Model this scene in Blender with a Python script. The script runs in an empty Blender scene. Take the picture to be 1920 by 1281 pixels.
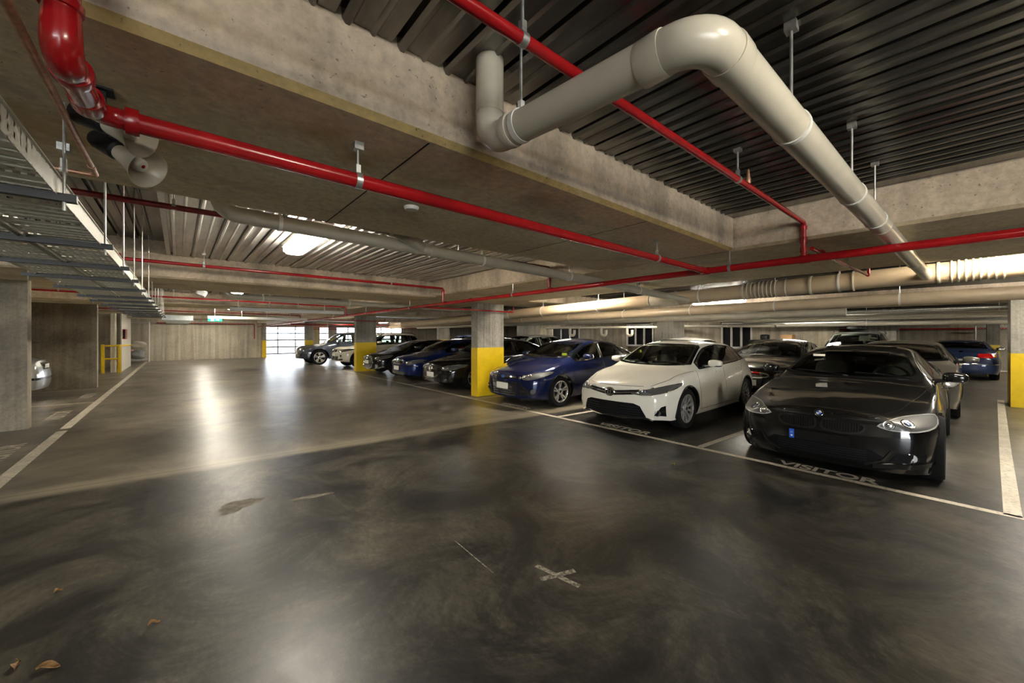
LAMP = 19.0; EXPOSURE = 2.35
import bpy, bmesh, math, random
import numpy as np
from mathutils import Vector, Matrix
from mathutils.bvhtree import BVHTree
random.seed(7)
SC = bpy.context.scene
COL = SC.collection
PI = math.pi

# ------------------------------------------------------------------ materials
def nodes(name):
    m = bpy.data.materials.new(name); m.use_nodes = True
    nt = m.node_tree
    return m, nt, nt.nodes['Principled BSDF']

def N(nt, typ, **kw):
    n = nt.nodes.new(typ)
    for k, v in kw.items():
        if k in n.inputs.keys(): n.inputs[k].default_value = v
        else: setattr(n, k, v)
    return n

def ramp(nt, fac, stops):
    r = nt.nodes.new('ShaderNodeValToRGB')
    e = r.color_ramp.elements
    while len(e) < len(stops): e.new(0.5)
    for i, (p, c) in enumerate(stops):
        e[i].position = p; e[i].color = (c[0], c[1], c[2], 1) if not isinstance(c, float) else (c, c, c, 1)
    nt.links.new(fac, r.inputs[0])
    return r.outputs[0]

def mul(nt, a, b, mode='MULTIPLY', fac=1.0):
    x = nt.nodes.new('ShaderNodeMix'); x.data_type = 'RGBA'; x.blend_type = mode
    if isinstance(fac, (int, float)): x.inputs[0].default_value = fac
    else: nt.links.new(fac, x.inputs[0])
    for s, i in ((a, 6), (b, 7)):
        if hasattr(s, 'node'): nt.links.new(s, x.inputs[i])
        else: x.inputs[i].default_value = (s[0], s[1], s[2], 1)
    return x.outputs[2]

def noise(nt, scale=5, detail=6, rough=.6, stretch=None, coord='Object', dist=0.0):
    tc = nt.nodes.new('ShaderNodeTexCoord')
    out = tc.outputs[coord]
    if stretch:
        mp = nt.nodes.new('ShaderNodeMapping'); mp.inputs['Scale'].default_value = stretch
        nt.links.new(out, mp.inputs[0]); out = mp.outputs[0]
    n = N(nt, 'ShaderNodeTexNoise', Scale=scale, Detail=detail, Roughness=rough, Distortion=dist)
    nt.links.new(out, n.inputs['Vector'])
    return n.outputs['Fac']

def bump(nt, b, h, strength=.2, dist=.01):
    n = N(nt, 'ShaderNodeBump', Strength=strength, Distance=dist)
    nt.links.new(h, n.inputs['Height']); nt.links.new(n.outputs[0], b.inputs['Normal'])

def mat(name, col, rough=.5, metal=0., var=0., scale=8, coat=0., bmp=0., emit=None, es=1., spec=None, stretch=None):
    m, nt, b = nodes(name)
    b.inputs['Base Color'].default_value = (*col, 1); b.inputs['Roughness'].default_value = rough
    b.inputs['Metallic'].default_value = metal
    if coat: b.inputs['Coat Weight'].default_value = coat; b.inputs['Coat Roughness'].default_value = .03
    if spec is not None: b.inputs['Specular IOR Level'].default_value = spec
    if var or bmp:
        f = noise(nt, scale, stretch=stretch)
        if var:
            lo = [c * (1 - var) for c in col]; hi = [min(1, c * (1 + var)) for c in col]
            nt.links.new(ramp(nt, f, [(.3, lo), (.7, hi)]), b.inputs['Base Color'])
        if bmp: bump(nt, b, f, bmp)
    if emit:
        b.inputs['Emission Color'].default_value = (*emit, 1); b.inputs['Emission Strength'].default_value = es
    return m

def concrete(name, col, stain=(.30, .22, .10), amount=.35, streak=None, rough=.75, dark=.55):
    m, nt, b = nodes(name)
    big = noise(nt, 1.1, 7, .62, dist=.6)
    fine = noise(nt, 22, 8, .7)
    c = ramp(nt, big, [(.28, [x * dark for x in col]), (.5, col), (.75, [min(1, x * 1.18) for x in col])])
    c = mul(nt, c, ramp(nt, fine, [(.3, .72), (.62, 1.08)]))
    st = noise(nt, .8, 9, .65, dist=1.2)
    c = mul(nt, c, stain, 'MIX', ramp(nt, st, [(.56, 0.), (.72, amount)]))
    if streak:
        s = noise(nt, 1.0, 5, .6, stretch=streak)
        c = mul(nt, c, ramp(nt, s, [(.3, .62), (.6, 1.05)]))
    pits = noise(nt, 55, 3, .5)
    c = mul(nt, c, ramp(nt, pits, [(.27, .45), (.33, 1.)]))
    nt.links.new(c, b.inputs['Base Color']); b.inputs['Roughness'].default_value = rough
    bump(nt, b, fine, .25, .006)
    return m

def glass(name, tint, rough=.01, edge=1.0):
    m = bpy.data.materials.new(name); m.use_nodes = True; nt = m.node_tree; nt.nodes.clear()
    o = nt.nodes.new('ShaderNodeOutputMaterial')
    t = N(nt, 'ShaderNodeBsdfTransparent', Color=(*tint, 1))
    g = N(nt, 'ShaderNodeBsdfGlossy', Color=(1, 1, 1, 1), Roughness=rough)
    lw = N(nt, 'ShaderNodeFresnel', IOR=1.55)
    mx = nt.nodes.new('ShaderNodeMixShader')
    nt.links.new(lw.outputs[0], mx.inputs[0]); nt.links.new(t.outputs[0], mx.inputs[1]); nt.links.new(g.outputs[0], mx.inputs[2])
    nt.links.new(mx.outputs[0], o.inputs[0])
    return m

def paint(name, col, metal=.0, rough=.35):
    m, nt, b = nodes(name)
    b.inputs['Metallic'].default_value = metal; b.inputs['Roughness'].default_value = rough
    b.inputs['Coat Weight'].default_value = 1; b.inputs['Coat Roughness'].default_value = .015; b.inputs['Specular IOR Level'].default_value = .08
    g = nt.nodes.new('ShaderNodeNewGeometry')
    c = mul(nt, col, (.012, .012, .012), 'MIX', g.outputs['Backfacing'])
    nt.links.new(c, b.inputs['Base Color'])
    return m

MT = {}
def mats():
    MT['soffit'] = concrete('soffit_concrete', (.80, .68, .48), (.50, .32, .10), .85)
    MT['edge'] = concrete('stained_edge_concrete', (.42, .30, .12), (.6, .5, .35), .5)
    MT['edge_pale'] = concrete('formed_edge_concrete', (.50, .41, .27), (.4, .28, .11), .5)
    MT['beam'] = concrete('beam_concrete', (.60, .485, .36), (.36, .24, .10), .35, streak=(3, 3, .5))
    MT['wall'] = concrete('wall_concrete', (.36, .31, .23), (.2, .15, .08), .3, streak=(9, 9, .25))
    MT['wall_pale'] = concrete('pale_wall_concrete', (.55, .49, .38), (.3, .24, .14), .3, streak=(6, 6, .2), dark=.8)
    MT['column'] = concrete('column_concrete', (.36, .33, .28), (.25, .2, .12), .2, streak=(14, 14, .3))
    MT['yellow'] = mat('yellow_safety_paint', (.74, .50, .012), .38, var=.08, scale=6)
    MT['red'] = mat('red_pipe_paint', (.36, .007, .010), .24, var=.15, scale=14, coat=.3)
    MT['red_dull'] = mat('dull_red_pipe_paint', (.22, .010, .012), .35, var=.3, scale=16)
    MT['pvc'] = mat('beige_plastic_pipe', (.60, .55, .44), .22, var=.05, scale=9)
    MT['pvc_dim'] = mat('grey_beige_plastic_pipe', (.46, .42, .33), .3, var=.08, scale=9)
    MT['pvc_tan'] = mat('tan_plastic_pipe', (.58, .46, .31), .27, var=.07, scale=5)
    MT['galv'] = mat('galvanised_steel', (.55, .56, .54), .38, .85, var=.25, scale=30)
    MT['galv_dark'] = mat('dark_galvanised_steel', (.018, .018, .017), .5, .3, var=.2, scale=30)
    MT['copper'] = mat('weathered_copper', (.50, .27, .17), .45, .5, var=.35, scale=40)
    MT['black'] = mat('black_plastic', (.009, .009, .010), .45, spec=.3)
    MT['satin'] = mat('satin_black_trim', (.008, .008, .009), .14, coat=1.)
    MT['rubber'] = mat('tyre_rubber', (.007, .007, .0068), .9, spec=.2, bmp=.2, scale=90)
    MT['chrome'] = mat('chrome', (.78, .78, .76), .07, 1.)
    MT['alloy'] = mat('silver_alloy', (.70, .68, .66), .25, .75)
    MT['white_pl'] = mat('white_plastic', (.78, .76, .70), .4)
    MT['white_paint'] = mat('white_painted_wall', (.72, .70, .62), .5, var=.08)
    MT['plate'] = mat('blank_plate_white', (.82, .80, .72), .45)
    MT['lens'] = mat('clear_lamp_lens', (.55, .55, .53), .06, .25, coat=1.)
    MT['lens_mid'] = mat('grey_lamp_housing', (.07, .07, .068), .4, 0., coat=.25)
    MT['lens_dark'] = mat('smoked_lamp_housing', (.05, .05, .05), .12, .3, coat=1.)
    MT['reflector'] = mat('lamp_reflector', (.85, .85, .82), .05, 1.)
    MT['proj'] = mat('projector_glass', (.06, .10, .22), .02, 0., coat=1.)
    MT['taillight'] = mat('red_tail_lamp', (.65, .01, .008), .1, coat=1.)
    MT['amber'] = mat('amber_lamp', (.8, .25, .02), .12, coat=1.)
    MT['cabin'] = mat('cabin_trim', (.16, .155, .14), .75)
    MT['cabin_light'] = mat('pale_cabin_trim', (.34, .33, .29), .8)
    MT['seat'] = mat('seat_fabric', (.24, .23, .21), .85)
    MT['red_cloth'] = mat('red_cloth', (.6, .015, .02), .7)
    MT['cloth'] = mat('pale_dust_sheet', (.66, .60, .50), .8, var=.1)
    MT['poly'] = mat('grey_plastic_sheeting', (.35, .36, .35), .2, var=.3, scale=18, bmp=.6)
    MT['green'] = mat('exit_green', (.01, .42, .16), .4, emit=(.02, .7, .25), es=.8)
    MT['white_lit'] = mat('exit_pictogram_white', (.9, .95, .9), .4, emit=(.9, 1, .9), es=1.0)
    MT['lamp'] = mat('lit_diffuser', (.9, .88, .8), .4, emit=(1., .92, .77), es=LAMP)
    MT['tube_lit'] = mat('lit_tube', (.9, .9, .85), .4, emit=(1., .93, .80), es=LAMP*2.4)
    MT['galv_light'] = mat('bright_galvanised_strip', (.78, .78, .72), .4, .3)
    MT['blue_eu'] = mat('plate_blue', (.02, .10, .55), .35)
    MT['leaf'] = mat('dry_leaf', (.26, .14, .05), .7, var=.4, scale=60)
    MT['leaf_y'] = mat('yellowed_leaf', (.36, .30, .08), .7, var=.4, scale=60)
    MT['glass_w'] = glass('windscreen_glass', (.80, .87, .81))
    MT['glass_s'] = glass('tinted_side_glass', (.34, .37, .35))
    MT['glass_p'] = glass('clear_door_glass', (.95, .97, 1.))
    MT['frit'] = mat('glass_edge_black', (.006, .006, .006), .08)
    MT['sticker'] = mat('yellow_label_paper', (.62, .75, .05), .5)
    MT['pink'] = mat('pink_paper', (.8, .35, .35), .6)
    MT['card'] = mat('brown_cardboard', (.42, .24, .11), .8)
    MT['vent_dark'] = mat('dark_opening', (.004, .004, .005), .6, spec=.12)
    MT['frame_w'] = mat('pale_frame_paint', (.55, .53, .50), .5)
    MT['door_bar'] = mat('dark_door_bar', (.02, .025, .04), .4)
    # worn painted line
    m, nt, b = nodes('worn_white_line')
    f = noise(nt, 26, 6, .7); g = noise(nt, 3, 4, .6)
    c = mul(nt, (.66, .60, .48), (.16, .145, .12), 'MIX', ramp(nt, f, [(.52, 0.), (.66, .7)]))
    c = mul(nt, c, ramp(nt, g, [(.3, .75), (.7, 1.1)]))
    nt.links.new(c, b.inputs['Base Color']); b.inputs['Roughness'].default_value = .5
    MT['line'] = m
    m, nt, b = nodes('faded_line')
    f = noise(nt, 30, 6, .7)
    c = mul(nt, (.36, .33, .27), (.10, .09, .075), 'MIX', ramp(nt, f, [(.44, 0.), (.56, .9)]))
    nt.links.new(c, b.inputs['Base Color']); b.inputs['Roughness'].default_value = .5
    MT['line_faded'] = m
    # steel deck
    m, nt, b = nodes('steel_ceiling_deck')
    f = noise(nt, 5, 6, .6, stretch=(2, .35, 2)); g = noise(nt, 60, 3, .6)
    c = ramp(nt, f, [(.3, (.088, .083, .076)), (.7, (.26, .25, .23))])
    nt.links.new(c, b.inputs['Base Color']); b.inputs['Metallic'].default_value = .88
    b.inputs['Roughness'].default_value = .26
    MT['deck'] = m
    m2 = m.copy(); m2.name = 'lamplit_steel_ceiling_deck'
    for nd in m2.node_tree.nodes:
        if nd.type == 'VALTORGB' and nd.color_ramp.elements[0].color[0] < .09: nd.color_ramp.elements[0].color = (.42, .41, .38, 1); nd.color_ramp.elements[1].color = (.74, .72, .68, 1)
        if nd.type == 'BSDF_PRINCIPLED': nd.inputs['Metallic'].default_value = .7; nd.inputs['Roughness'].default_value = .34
    MT['deck_lamplit'] = m2  # lighter sheets for the lamp bay; the lamp's glow is put into the colour
    # floor
    m, nt, b = nodes('sealed_floor_concrete')
    tc = nt.nodes.new('ShaderNodeTexCoord'); sp = nt.nodes.new('ShaderNodeSeparateXYZ'); nt.links.new(tc.outputs['Object'], sp.inputs[0])
    w = noise(nt, .7, 6, .6)
    def math_(op, a, bb):
        n = nt.nodes.new('ShaderNodeMath'); n.operation = op
        for i, s in enumerate((a, bb)):
            if hasattr(s, 'node'): nt.links.new(s, n.inputs[i])
            else: n.inputs[i].default_value = s
        return n.outputs[0]
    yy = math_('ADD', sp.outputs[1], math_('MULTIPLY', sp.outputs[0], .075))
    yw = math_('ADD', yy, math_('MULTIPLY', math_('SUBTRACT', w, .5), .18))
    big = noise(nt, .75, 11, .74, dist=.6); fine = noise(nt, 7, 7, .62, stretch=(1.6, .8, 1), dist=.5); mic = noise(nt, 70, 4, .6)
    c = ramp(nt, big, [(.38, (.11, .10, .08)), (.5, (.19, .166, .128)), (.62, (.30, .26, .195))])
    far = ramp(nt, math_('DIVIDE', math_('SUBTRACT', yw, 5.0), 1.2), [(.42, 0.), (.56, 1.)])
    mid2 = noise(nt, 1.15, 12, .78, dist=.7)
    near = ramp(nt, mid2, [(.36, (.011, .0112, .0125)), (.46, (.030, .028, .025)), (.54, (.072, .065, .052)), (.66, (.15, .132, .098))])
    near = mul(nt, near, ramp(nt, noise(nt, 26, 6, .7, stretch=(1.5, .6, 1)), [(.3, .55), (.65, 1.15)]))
    lane = math_('MULTIPLY', ramp(nt, math_('MULTIPLY', math_('SUBTRACT', sp.outputs[0], 5.3), .4), [(0., 0.), (1., .75)]), ramp(nt, math_('SUBTRACT', .5, sp.outputs[1]), [(.25, 0.), (.9, 1.)]))  # side lane lightened: lamp light on the floor put into its colour
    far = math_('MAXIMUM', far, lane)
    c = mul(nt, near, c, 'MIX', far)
    c = mul(nt, c, ramp(nt, fine, [(.2, .70), (.5, .9), (.7, 1.)]))
    mid = noise(nt, 1.5, 8, .7, dist=1.5)
    c = mul(nt, c, ramp(nt, mid, [(.3, .62), (.52, .92), (.7, 1.)]))
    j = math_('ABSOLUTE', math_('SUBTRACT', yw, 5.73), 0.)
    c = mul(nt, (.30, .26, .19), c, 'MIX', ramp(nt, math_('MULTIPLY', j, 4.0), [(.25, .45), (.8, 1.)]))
    j1 = math_('ABSOLUTE', math_('SUBTRACT', yy, 5.73), 0.)
    c = mul(nt, c, ramp(nt, math_('MULTIPLY', j1, 60.), [(.4, .45), (.7, 1.)]))
    j2 = math_('ABSOLUTE', math_('SUBTRACT', yy, 11.0), 0.)
    c = mul(nt, c, ramp(nt, math_('MULTIPLY', j2, 30.), [(.5, .55), (.8, 1.)]))
    nt.links.new(c, b.inputs['Base Color'])
    rg = math_('ADD', math_('MULTIPLY', fine, .20), math_('ADD', .20, math_('MULTIPLY', mid, .14)))
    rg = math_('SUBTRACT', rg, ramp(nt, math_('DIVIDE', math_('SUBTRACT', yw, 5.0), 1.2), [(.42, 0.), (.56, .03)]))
    nt.links.new(rg, b.inputs['Roughness'])
    b.inputs['Specular IOR Level'].default_value = .40
    hb = math_('ADD', math_('MULTIPLY', fine, .6), math_('MULTIPLY', mic, .4))
    bump(nt, b, hb, .14, .006)
    MT['floor'] = m
    # perforated tray: slots cut through
    m, nt, b = nodes('perforated_tray_steel')
    b.inputs['Base Color'].default_value = (.72, .71, .62, 1); b.inputs['Metallic'].default_value = .1; b.inputs['Roughness'].default_value = .45
    tc = nt.nodes.new('ShaderNodeTexCoord'); sp = nt.nodes.new('ShaderNodeSeparateXYZ'); nt.links.new(tc.outputs['Object'], sp.inputs[0])
    fx = math_('FRACT', math_('DIVIDE', sp.outputs[0], .028), 0.); fy = math_('FRACT', math_('DIVIDE', sp.outputs[1], .050), 0.)
    hole = math_('MULTIPLY', math_('LESS_THAN', math_('ABSOLUTE', math_('SUBTRACT', fx, .5), 0.), .27), math_('LESS_THAN', math_('ABSOLUTE', math_('SUBTRACT', fy, .5), 0.), .09))
    tr = nt.nodes.new('ShaderNodeBsdfTransparent'); mx = nt.nodes.new('ShaderNodeMixShader')
    nt.links.new(hole, mx.inputs[0]); nt.links.new(b.outputs[0], mx.inputs[1]); nt.links.new(tr.outputs[0], mx.inputs[2])
    nt.links.new(mx.outputs[0], nt.nodes['Material Output'].inputs[0])
    MT['tray'] = m
    m2 = m.copy(); m2.name = 'perforated_rail_steel'; n2 = m2.node_tree
    sx = [n for n in n2.nodes if n.type == 'SEPXYZ'][0]; dv = [l for l in n2.links if l.from_node == sx and l.from_socket == sx.outputs[0]]
    for l in dv: n2.links.new(sx.outputs[2], l.to_socket)
    MT['tray_side'] = m2
    MT['worn'] = mat('worn_floor_patch', (.085, .072, .052), .7, var=.6, scale=14, bmp=.4)

mats()

# ------------------------------------------------------------------ mesh builder
def basis(n):
    n = Vector(n).normalized()
    a = Vector((0, 0, 1)) if abs(n.z) < .95 else Vector((1, 0, 0))
    u = a.cross(n).normalized(); v = n.cross(u)
    return u, v, n

class MB:
    def __init__(s): s.v = []; s.f = []; s.m = []
    def add(s, vs, fs, m=0):
        b = len(s.v); s.v += [tuple(p) for p in vs]
        for f in fs: s.f.append(tuple(b + i for i in f)); s.m.append(m)
        return s
    def box(s, lo, hi, m=0):
        x0, y0, z0 = lo; x1, y1, z1 = hi
        return s.add([(x0,y0,z0),(x1,y0,z0),(x1,y1,z0),(x0,y1,z0),(x0,y0,z1),(x1,y0,z1),(x1,y1,z1),(x0,y1,z1)],
                     [(3,2,1,0),(4,5,6,7),(0,1,5,4),(1,2,6,5),(2,3,7,6),(3,0,4,7)], m)
    def cyl(s, p0, p1, r, r1=None, n=16, caps=True, m=0):
        p0 = Vector(p0); p1 = Vector(p1); r1 = r if r1 is None else r1
        u, v, w = basis(p1 - p0); vs = []
        for p, rr in ((p0, r), (p1, r1)):
            for i in range(n):
                a = 2*PI*i/n; vs.append(p + u*math.cos(a)*rr + v*math.sin(a)*rr)
        fs = [(i, (i+1) % n, n+(i+1) % n, n+i) for i in range(n)]
        if caps: fs += [tuple(range(n-1, -1, -1)), tuple(range(n, 2*n))]
        return s.add(vs, fs, m)
    def tube(s, pts, r, n=14, caps=True, m=0, closed=False):
        pts = [Vector(p) for p in pts]; k = len(pts); vs = []
        rr = r if isinstance(r, (list, tuple)) else [r]*k
        T = []
        for i in range(k):
            a = pts[i-1] if (i > 0 or closed) else pts[i]; b = pts[(i+1) % k] if (i < k-1 or closed) else pts[i]
            T.append((b-a).normalized())
        u, v, _ = basis(T[0])
        for i in range(k):
            if i:
                q = T[i-1].rotation_difference(T[i]); u = q @ u; v = q @ v
            for j in range(n):
                a = 2*PI*j/n; vs.append(pts[i] + (u*math.cos(a) + v*math.sin(a))*rr[i])
        fs = []
        for i in range(k if closed else k-1):
            i2 = (i+1) % k
            for j in range(n): fs.append((i*n+j, i*n+(j+1) % n, i2*n+(j+1) % n, i2*n+j))
        if caps and not closed: fs += [tuple(range(n-1, -1, -1)), tuple((k-1)*n+j for j in range(n))]
        return s.add(vs, fs, m)
    def lathe(s, prof, o=(0,0,0), ax=(0,0,1), n=24, m=0, mi=None):
        """prof: (radius, height along ax)"""
        o = Vector(o); u, v, w = basis(ax); vs = []; k = len(prof)
        for r, h in prof:
            for j in range(n):
                a = 2*PI*j/n; vs.append(o + w*h + (u*math.cos(a)+v*math.sin(a))*r)
        for i in range(k-1):
            fs = [(i*n+j, i*n+(j+1) % n, (i+1)*n+(j+1) % n, (i+1)*n+j) for j in range(n)]
            if i == 0: s.add(vs, fs, mi[i] if mi else m); base = len(s.v)-len(vs)
            else:
                for f in fs: s.f.append(tuple(base+q for q in f)); s.m.append(mi[i] if mi else m)
        return s
    def sup(s, c, h, e=.35, rot=None, nu=20, nv=12, m=0, taper=None):
        """superellipsoid (rounded box): half sizes h, exponent e"""
        c = Vector(c); vs = []; sg = lambda x, p: math.copysign(abs(x)**p, x)
        for i in range(nv+1):
            ph = -PI/2 + PI*i/nv
            for j in range(nu):
                th = 2*PI*j/nu
                p = Vector((h[0]*sg(math.cos(ph), e)*sg(math.cos(th), e), h[1]*sg(math.cos(ph), e)*sg(math.sin(th), e), h[2]*sg(math.sin(ph), e)))
                if taper: p = taper(p)
                if rot: p = rot @ p
                vs.append(c+p)
        fs = [(i*nu+j, i*nu+(j+1) % nu, (i+1)*nu+(j+1) % nu, (i+1)*nu+j) for i in range(nv) for j in range(nu)]
        return s.add(vs, fs, m)
    def prism(s, poly, z0, z1, m=0, f=None):
        """poly of (a,b); f maps (a,b,h)->xyz"""
        f = f or (lambda a, b, h: (a, b, h)); n = len(poly)
        vs = [f(a, b, z0) for a, b in poly] + [f(a, b, z1) for a, b in poly]
        fs = [tuple(range(n-1, -1, -1)), tuple(range(n, 2*n))] + [(i, (i+1) % n, n+(i+1) % n, n+i) for i in range(n)]
        return s.add(vs, fs, m)
    def build(s, name, mt, parent=None, at=(0,0,0), ang=38, world=False):
        """verts are relative to `at` if world (at becomes the object's location)"""
        me = bpy.data.meshes.new(name)
        at = Vector(at)
        vs = [tuple(Vector(p)-at) for p in s.v] if world else s.v
        me.from_pydata(vs, [], s.f); me.validate()
        for k in (mt if isinstance(mt, (list, tuple)) else [mt]):
            me.materials.append(MT[k] if isinstance(k, str) else k)
        if len(s.m) == len(me.polygons): me.polygons.foreach_set('material_index', s.m)
        bm = bmesh.new(); bm.from_mesh(me)
        bmesh.ops.remove_doubles(bm, verts=bm.verts, dist=1e-5)
        bm.to_mesh(me); bm.free()
        me.polygons.foreach_set('use_smooth', [True]*len(me.polygons))
        me.set_sharp_from_angle(angle=math.radians(ang))
        o = bpy.data.objects.new(name, me); COL.objects.link(o)
        if parent is not None: o.parent = parent
        o.location = at if world else (0, 0, 0)
        return o

def fixn(o):
    bm = bmesh.new(); bm.from_mesh(o.data); bmesh.ops.recalc_face_normals(bm, faces=bm.faces); bm.to_mesh(o.data); bm.free(); return o

def tag(o, label, cat=None, group=None, kind=None):
    o['label'] = label
    if cat: o['category'] = cat
    if group: o['group'] = group
    if kind: o['kind'] = kind
    return o

def empty(name, loc, label, cat, group=None, rz=0):
    o = bpy.data.objects.new(name, None); COL.objects.link(o); o.location = loc; o.rotation_euler = (0, 0, rz)
    o.empty_display_size = .2
    return tag(o, label, cat, group)

def struct(name, mb, mt, label=None, parent=None, at=None, ang=38):
    if at is None and parent is None:
        a = np.array(mb.v); at = (float((a[:,0].min()+a[:,0].max())/2), float((a[:,1].min()+a[:,1].max())/2), float(a[:,2].min()))
    o = mb.build(name, mt, parent, at or (0,0,0), ang, world=parent is None)
    if parent is None:
        o['kind'] = 'structure'
        if label: o['label'] = label; o['category'] = name.split('_')[0]
    return o

def fillet(pts, r, n=8):
    P = [Vector(p) for p in pts]; out = [P[0]]
    for i in range(1, len(P)-1):
        a = P[i-1]-P[i]; b = P[i+1]-P[i]; la, lb = a.length, b.length; a.normalize(); b.normalize()
        ang = a.angle(b)
        if ang > PI-.05: out.append(P[i]); continue
        t = min(r/math.tan(ang/2), la*.48, lb*.48); R = t*math.tan(ang/2)
        c = P[i] + (a+b).normalized()*(R/math.sin(ang/2))
        s = P[i]+a*t-c; e = P[i]+b*t-c; tot = s.angle(e)
        ax = s.cross(e).normalized()
        for k in range(n+1):
            out.append(c + Matrix.Rotation(tot*k/n, 3, ax) @ s)
    out.append(P[-1]); return out
# ------------------------------------------------------------------ cars
def pchip(kn):
    x = np.array([k[0] for k in kn], float); y = np.array([k[1] for k in kn], float)
    h = np.diff(x); d = np.diff(y)/h; n = len(x); m = np.zeros(n)
    for i in range(1, n-1):
        if d[i-1]*d[i] > 0:
            w1 = 2*h[i]+h[i-1]; w2 = h[i]+2*h[i-1]; m[i] = (w1+w2)/(w1/d[i-1]+w2/d[i])
    m[0] = d[0]; m[-1] = d[-1]
    def f(t):
        t = min(max(t, x[0]), x[-1]); i = min(max(int(np.searchsorted(x, t))-1, 0), n-2)
        s = (t-x[i])/h[i]
        return float((1+2*s)*(1-s)**2*y[i]+s*(1-s)**2*h[i]*m[i]+s*s*(3-2*s)*y[i+1]+s*s*(s-1)*h[i]*m[i+1])
    return f

def sstep(a, b, x):
    t = min(max((x-a)/(b-a), 0), 1); return t*t*(3-2*t)

def qbez(a, b, c, n):
    return [((1-t)**2*a[0]+2*t*(1-t)*b[0]+t*t*c[0], (1-t)**2*a[1]+2*t*(1-t)*b[1]+t*t*c[1]) for t in [k/n for k in range(n+1)]]

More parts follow.
